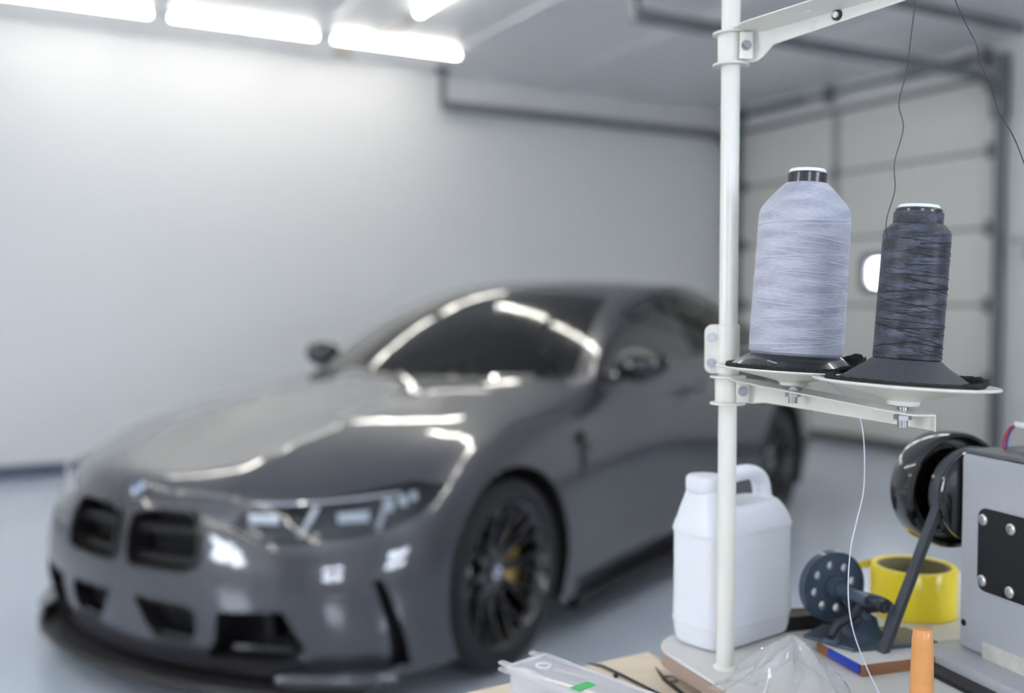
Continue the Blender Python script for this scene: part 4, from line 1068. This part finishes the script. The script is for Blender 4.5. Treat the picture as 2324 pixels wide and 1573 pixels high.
# ---- yellow tape roll
tr = thing('tape_roll', 'roll of bright yellow tape lying flat behind the machine belt', 'tape', (.4885, 1.198, Z0 + .0005))
b = BM(); lathe(b, [(.0425, 0), (.0492, 0), (.0497, .001), (.0497, .056), (.0492, .057), (.0425, .057)], 96, closed=True); obj('tape_band', b, mat('tape_yellow', (252, 226, 44), rough=.35, coat=.3, noise=(30, .03)), tr)
b = BM(); lathe(b, [(.038, .001), (.0423, .001), (.0423, .0562), (.038, .0562)], 72, closed=True); obj('cardboard_core', b, mat('core_olive', (120, 112, 78), rough=.8, noise=(300, .2, (.2, .2, 3))), tr)
b = BM(); pp = [(-.0300, .0398), (-.041, .030), (-.052, .022), (-.064, .017), (-.072, .0145)]
prism(b, [(x, y, .047 + .0 * i) for i, (x, y) in enumerate(pp)] + [(x + .0004, y + .0006, .047) for x, y in pp[::-1]], (0, 0, .0095)); obj('loose_end', b, mat('tape_yellow_pale', (236, 218, 90), rough=.4), tr)

# ---- bobbin winder on its wood block
BW = V((.351, .984, Z0))
blk = thing('wooden_block', 'brown wooden block with a blue strip under the bobbin winder', 'block', BW, math.atan2(EM.y, EM.x))
b = BM(); box(b, (.060, .038, .006), (.12, .076, .012), bev=.001); obj('block_board', b, mat('block_wood', (150, 104, 70), rough=.6, noise=(30, .2, (1, 8, 8))), blk)
b = BM(); box(b, (.060, .038, .0128), (.121, .077, .0014), bev=.0005); obj('top_sheet', b, M_lam, blk)
b = BM(); box(b, (-.0012, .028, .0075), (.0022, .052, .010), bev=.0008); obj('blue_strip', b, mat('strip_blue', (30, 62, 170), rough=.35), blk)
bw = thing('bobbin_winder', 'blue grey bobbin winder with a perforated disc beside the white jug', 'bobbin winder', (BW.x, BW.y, Z0 + .0135), math.atan2(EM.y, EM.x))
# local: x = EM (right), y = away from camera (-GM)
dc = V((.0415, .1086, .046))
b = BM(); prism(b, [(.012, .030, 0), (.112, .022, 0), (.112, .072, 0), (.03, .110, 0), (-.012, .085, 0)], (0, 0, .004)); bez(obj('base_plate', b, M_bluegrey, bw), .001)
b = BM(); R = .038; My = Matrix.Translation(dc) @ Matrix.Rotation(PI / 2, 4, 'X')
segs = 64; holes = [(.0245 * math.cos(math.radians(45 * k + 10)), .0245 * math.sin(math.radians(45 * k + 10)), .0052) for k in range(8)]
cu = bpy.data.curves.new('c', 'CURVE'); cu.dimensions = '2D'; cu.fill_mode = 'BOTH'; cu.extrude = .002; cu.bevel_depth = .0006
for (hx_, hy_, hr, n_) in [(0, 0, R, 64)] + [(x, y, r_, 20) for x, y, r_ in holes]:
    sp = cu.splines.new('POLY'); sp.points.add(n_ - 1); sp.use_cyclic_u = True
    for k in range(n_): sp.points[k].co = (hx_ + hr * math.cos(2 * PI * k / n_), hy_ + hr * math.sin(2 * PI * k / n_), 0, 1)
co_ = bpy.data.objects.new('c', cu); COL.objects.link(co_); dg = bpy.context.evaluated_depsgraph_get(); me_ = bpy.data.meshes.new_from_object(co_.evaluated_get(dg)); bpy.data.objects.remove(co_)
b.from_mesh(me_); b.transform(My); obj('perforated_disc', b, M_bluegrey, bw)
b = BM(); lathe(b, [(R - .001, -.006), (R + .0012, -.006), (R + .0012, .004), (R - .001, .004)], 64, My, closed=True); obj('disc_rim', b, M_bluegrey, bw)
b = BM(); cyl(b, dc + V((0, .004, 0)), dc - V((0, .062, 0)), .0085, .0065, n=24); cyl(b, dc - V((0, .004, 0)), dc - V((0, .016, 0)), .012, n=24); obj('spindle', b, M_bluegrey, bw)
b = BM(); cyl(b, dc - V((0, .058, 0)), dc - V((-.004, .088, 0)), .0035, n=16); cyl(b, dc - V((-.004, .078, 0)), dc - V((-.004, .084, 0)), .0065, n=16); obj('bobbin_pin', b, M_dkcast, bw)
b = BM(); lo = []
for p, w_, h_ in ((dc + V((0, -.035, -.006)), .02, .016), (dc + V((.006, -.035, -.016)), .016, .014), (dc + V((.018, -.035, -.026)), .02, .018), (V((.050, .068, .012)), .032, .024), (V((.050, .062, .002)), .04, .034)):
    lo.append([p + V((x, y, 0)) for x, y in rrect(w_, h_, .004, 3)])
loft(b, lo); obj('bracket', b, M_bluegrey, bw)
b = BM(); tube(b, spline([dc + V((.002, -.05, -.004)), dc + V((-.010, -.052, -.016)), V((.014, .060, .020)), V((.006, .060, .010)), V((.003, .058, .007))], 5), .005, 12, rs=None); obj('lever_arm', b, M_dkcast, bw)
b = BM(); lathe(b, [(.006 + .0028 * math.cos(t), .003 + .0028 * math.sin(t)) for t in (2 * PI * k / 10 for k in range(10))], 24, Matrix.Translation((.002, .054, .003)), closed=True); obj('lever_ring', b, M_bluegrey, bw)
b = BM(); tube(b, spline([dc + V((.012, -.03, -.002)), dc + V((.034, -.04, -.008)), dc + V((.044, -.045, -.018)), V((.072, .055, .006))], 5), .0045, 12); obj('tension_arm', b, M_bluegrey, bw)
b = BM(); box(b, dc + V((.026, -.04, -.012)), (.026, .012, .014), bev=.002); obj('spring_box', b, M_dkcast, bw)
b = BM(); box(b, (0, 0, .009), (.075, .03, .018), bev=.003); cyl(b, (-.034, 0, .012), (-.044, 0, .012), .008, n=20)
o = obj('metal_bar', b, M_blk); o.location = (.340, 1.143, Z0); o.rotation_euler = (0, 0, .25); tag(o, 'short black metal bar between the jug and the bobbin winder', 'metal bar')

# ---- wooden peg
pg = BM(); lathe(pg, [(0, 0), (.0098, 0), (.0100, .002), (.0096, .05), (.0088, .085), (.0080, .0915), (.0068, .0935), (0, .0938)], 40)
o = obj('wooden_peg', pg, M_tan); o.location = (.3553, .85, Z0); tag(o, 'orange brown wooden peg standing upright in the foreground', 'wooden peg')
b = BM(); lathe(b, [(.0099, .003), (.0104, .004), (.0104, .010), (.0099, .011)], 40, closed=True); obj('metal_ferrule', b, M_bolt, o)

# ---- thin glass-like shader for films, covers and panes: clear with a Fresnel reflection
def thin(name, tint, haze=0., boost=1., rough=.0, hc=(255, 255, 255)):
    m = bpy.data.materials.new(name); m.use_nodes = True; nt = m.node_tree; N = nt.nodes; N.clear(); Lk = nt.links
    o_ = N.new('ShaderNodeOutputMaterial'); tr_ = N.new('ShaderNodeBsdfTransparent'); tr_.inputs[0].default_value = lin(tint)
    gl = N.new('ShaderNodeBsdfGlossy'); gl.inputs['Roughness'].default_value = rough; fr = N.new('ShaderNodeLayerWeight'); fr.inputs['Blend'].default_value = .5; pw = N.new('ShaderNodeMath'); pw.operation = 'POWER'; pw.inputs[1].default_value = 5.; ma_ = N.new('ShaderNodeMath'); ma_.operation = 'MULTIPLY_ADD'; ma_.inputs[1].default_value = .96; ma_.inputs[2].default_value = .04; Lk.new(fr.outputs['Facing'], pw.inputs[0]); Lk.new(pw.outputs[0], ma_.inputs[0])
    mx = N.new('ShaderNodeMixShader'); ml = N.new('ShaderNodeMath'); ml.operation = 'MULTIPLY'; ml.use_clamp = True; ml.inputs[1].default_value = boost
    Lk.new(ma_.outputs[0], ml.inputs[0]); Lk.new(ml.outputs[0], mx.inputs[0]); Lk.new(gl.outputs[0], mx.inputs[2])
    if haze:
        df = N.new('ShaderNodeBsdfDiffuse'); df.inputs[0].default_value = lin(hc); tl_ = N.new('ShaderNodeBsdfTranslucent'); tl_.inputs[0].default_value = lin(hc)
        a = N.new('ShaderNodeMixShader'); a.inputs[0].default_value = .5; Lk.new(df.outputs[0], a.inputs[1]); Lk.new(tl_.outputs[0], a.inputs[2])
        h = N.new('ShaderNodeMixShader'); h.inputs[0].default_value = haze; Lk.new(tr_.outputs[0], h.inputs[1]); Lk.new(a.outputs[0], h.inputs[2]); Lk.new(h.outputs[0], mx.inputs[1])
    else: Lk.new(tr_.outputs[0], mx.inputs[1])
    Lk.new(mx.outputs[0], o_.inputs[0]); return m
def remat(old, new):
    for o in bpy.data.objects:
        if o.type == 'MESH':
            for i, m in enumerate(o.data.materials):
                if m == old: o.data.materials[i] = new
remat(M_wglass, thin('windscreen_thin_glass', (120, 132, 132), boost=1.6)); remat(M_cglass, thin('dark_thin_glass', (48, 50, 50), boost=1.3)); remat(M_lens, thin('clear_lens', (235, 238, 240), boost=1.7)); remat(M_glassw, thin('pane_thin_glass', (245, 250, 255)))

# ---- clear plastic bag: crumpled film heap
b = BM(); n, m_ = 72, 26; random.seed(11)
ph = [random.uniform(0, 6.28) for _ in range(8)]
rings = []
for j in range(m_):
    t = j / (m_ - 1); row = []
    for k in range(n):
        a = 2 * PI * k / n
        fold = .18 * math.sin(3 * a + ph[0] + 2 * t) + .12 * math.sin(7 * a + ph[1] - 3 * t) + .07 * math.sin(13 * a + ph[2] + 5 * t) + .04 * math.sin(23 * a + ph[3] + 9 * t)
        rr = .056 * t ** .8 * (1 + fold * (.35 + .65 * t)); h = .050 * (1 - t) ** 1.15 * (1 + .25 * math.sin(5 * a + ph[4] + 6 * t)) + .005 * (1 + math.sin(11 * a + ph[5] + 8 * t)) * t * (1 - t) * 4
        row.append(b.verts.new((rr * math.cos(a) * 1.15, rr * math.sin(a) * .8, h + .0008)))
    rings.append(row)
for A, B in zip(rings, rings[1:]):
    for k in range(n): b.faces.new((A[k], A[(k + 1) % n], B[(k + 1) % n], B[k]))
o = obj('plastic_bag', b, thin('clear_film', (244, 245, 246), haze=.2, boost=1.2, rough=.1), ang=180); o.location = (.264, .926, Z0); o.rotation_euler = (0, 0, -.35)
tag(o, 'crumpled clear plastic bag lying in front of the white jug', 'plastic bag')

# ---- clear plastic box on the bench
ZBX = ZB; AX = V((-.0045, 1.010, 0)); EX = V((.736, .677, 0)).normalized(); EL = V((.677, -.736, 0)).normalized()
bx = thing('plastic_box', 'clear plastic organiser box with latch tabs at the bottom edge', 'plastic box', (AX.x, AX.y, ZB), math.atan2(EX.y, EX.x))
M_box = thin('clear_box_plastic', (246, 247, 252), haze=.4, boost=1., rough=.1)
def hollow(b, x0, x1, y0, y1, z0, z1, th):
    box(b, ((x0 + x1) / 2, (y0 + y1) / 2, z0 + th / 2), (x1 - x0, y1 - y0, th))
    for y in (y0, y1): box(b, ((x0 + x1) / 2, y - math.copysign(th / 2, y - (y0 + y1) / 2), (z0 + z1) / 2), (x1 - x0, th, z1 - z0))
    for x in (x0, x1): box(b, (x - math.copysign(th / 2, x - (x0 + x1) / 2), (y0 + y1) / 2, (z0 + z1) / 2), (th, y1 - y0, z1 - z0))
b = BM(); hollow(b, .002, .052, -.158, -.002, .0005, .034, .0014); obj('tray', b, M_box, bx)
b = BM(); box(b, (.027, -.08, .0375), (.054, .160, .0014), bev=.0004)
for y in (0, -.16): box(b, (.027, y, .0375), (.056, .003, .007), bev=.001)
for x in (0, .054): box(b, (x, -.08, .0375), (.003, .162, .007), bev=.001)
lidbox = obj('lid', b, M_box, bx)
for x in (.004, .048):
    for zz in (.0315, .038):
        b = BM(); prism(b, [(x + u, .0075 + v, zz) for u, v in rrect(.009, .0185, .0042)], (0, 0, .0022)); bez(obj('latch_tab', b, M_box, lidbox), .0007)
b = BM(); cyl(b, (.003, .008, .035), (.050, .008, .035), .0013, n=8); obj('hinge_bar', b, M_box, lidbox)
b = BM(); lathe(b, [(.006, .0385), (.0085, .0385), (.0085, .0395), (.006, .0395)], 32, Matrix.Translation((.030, -.022, 0)), closed=True); obj('painted_glint', b, M_white, lidbox)  # white ring stands in for an arc of glint on the lid
b = BM(); box(b, (.020, -.088, .0388), (.024, .012, .0006)); obj('green_sticker', b, mat('sticker_green', (70, 190, 100), rough=.5), lidbox)

# ---- slim tools on the bench
def tool(name, lab, cat, pts, rs, m, extra=None):
    o0 = V(pts[0]); b = BM(); tube(b, [V(p) - o0 for p in pts], .001, 10, rs=rs); o = obj(name, b, m); o.location = o0; tag(o, lab, cat); return o
zr = ZB + .0022
tool('thin_rod', 'long thin black rod with a small knob lying on the pale bench', 'rod', [(.0871, 1.1211, zr), (.1017, 1.1130, zr), (.1168, 1.0924, zr), (.1372, 1.06, zr), (.1564, 1.0294, zr), (.1914, .9711, zr)], [.0006, .0016, .0016, .0016, .0016, .0016], M_blk)
rod = bpy.data.objects['thin_rod']; b = BM(); c = V((.0273, -.0385, .0004)); bmesh.ops.create_icosphere(b, subdivisions=2, radius=.0030, matrix=Matrix.Translation(c)); obj('knob', b, M_blk, rod)
tool('tweezers', 'black pointed tweezers with a grey ring beside the table edge', 'tweezers', [(.1623, 1.1086, zr), (.1668, 1.0727, zr), (.1800, 1.0300, zr), (.2000, .9764, zr)], [.0006, .0022, .0022, .0022], M_blk)
tw = bpy.data.objects['tweezers']; b = BM(); lathe(b, [(.0075 + .0012 * math.cos(t), .0012 * math.sin(t)) for t in (2 * PI * k / 8 for k in range(8))], 32, Matrix.Translation((.0105, -.0330, -.0008)), closed=True); obj('finger_ring', b, M_bolt, tw)
scene.cycles.use_light_tree = False
scene.cycles.adaptive_threshold = .025
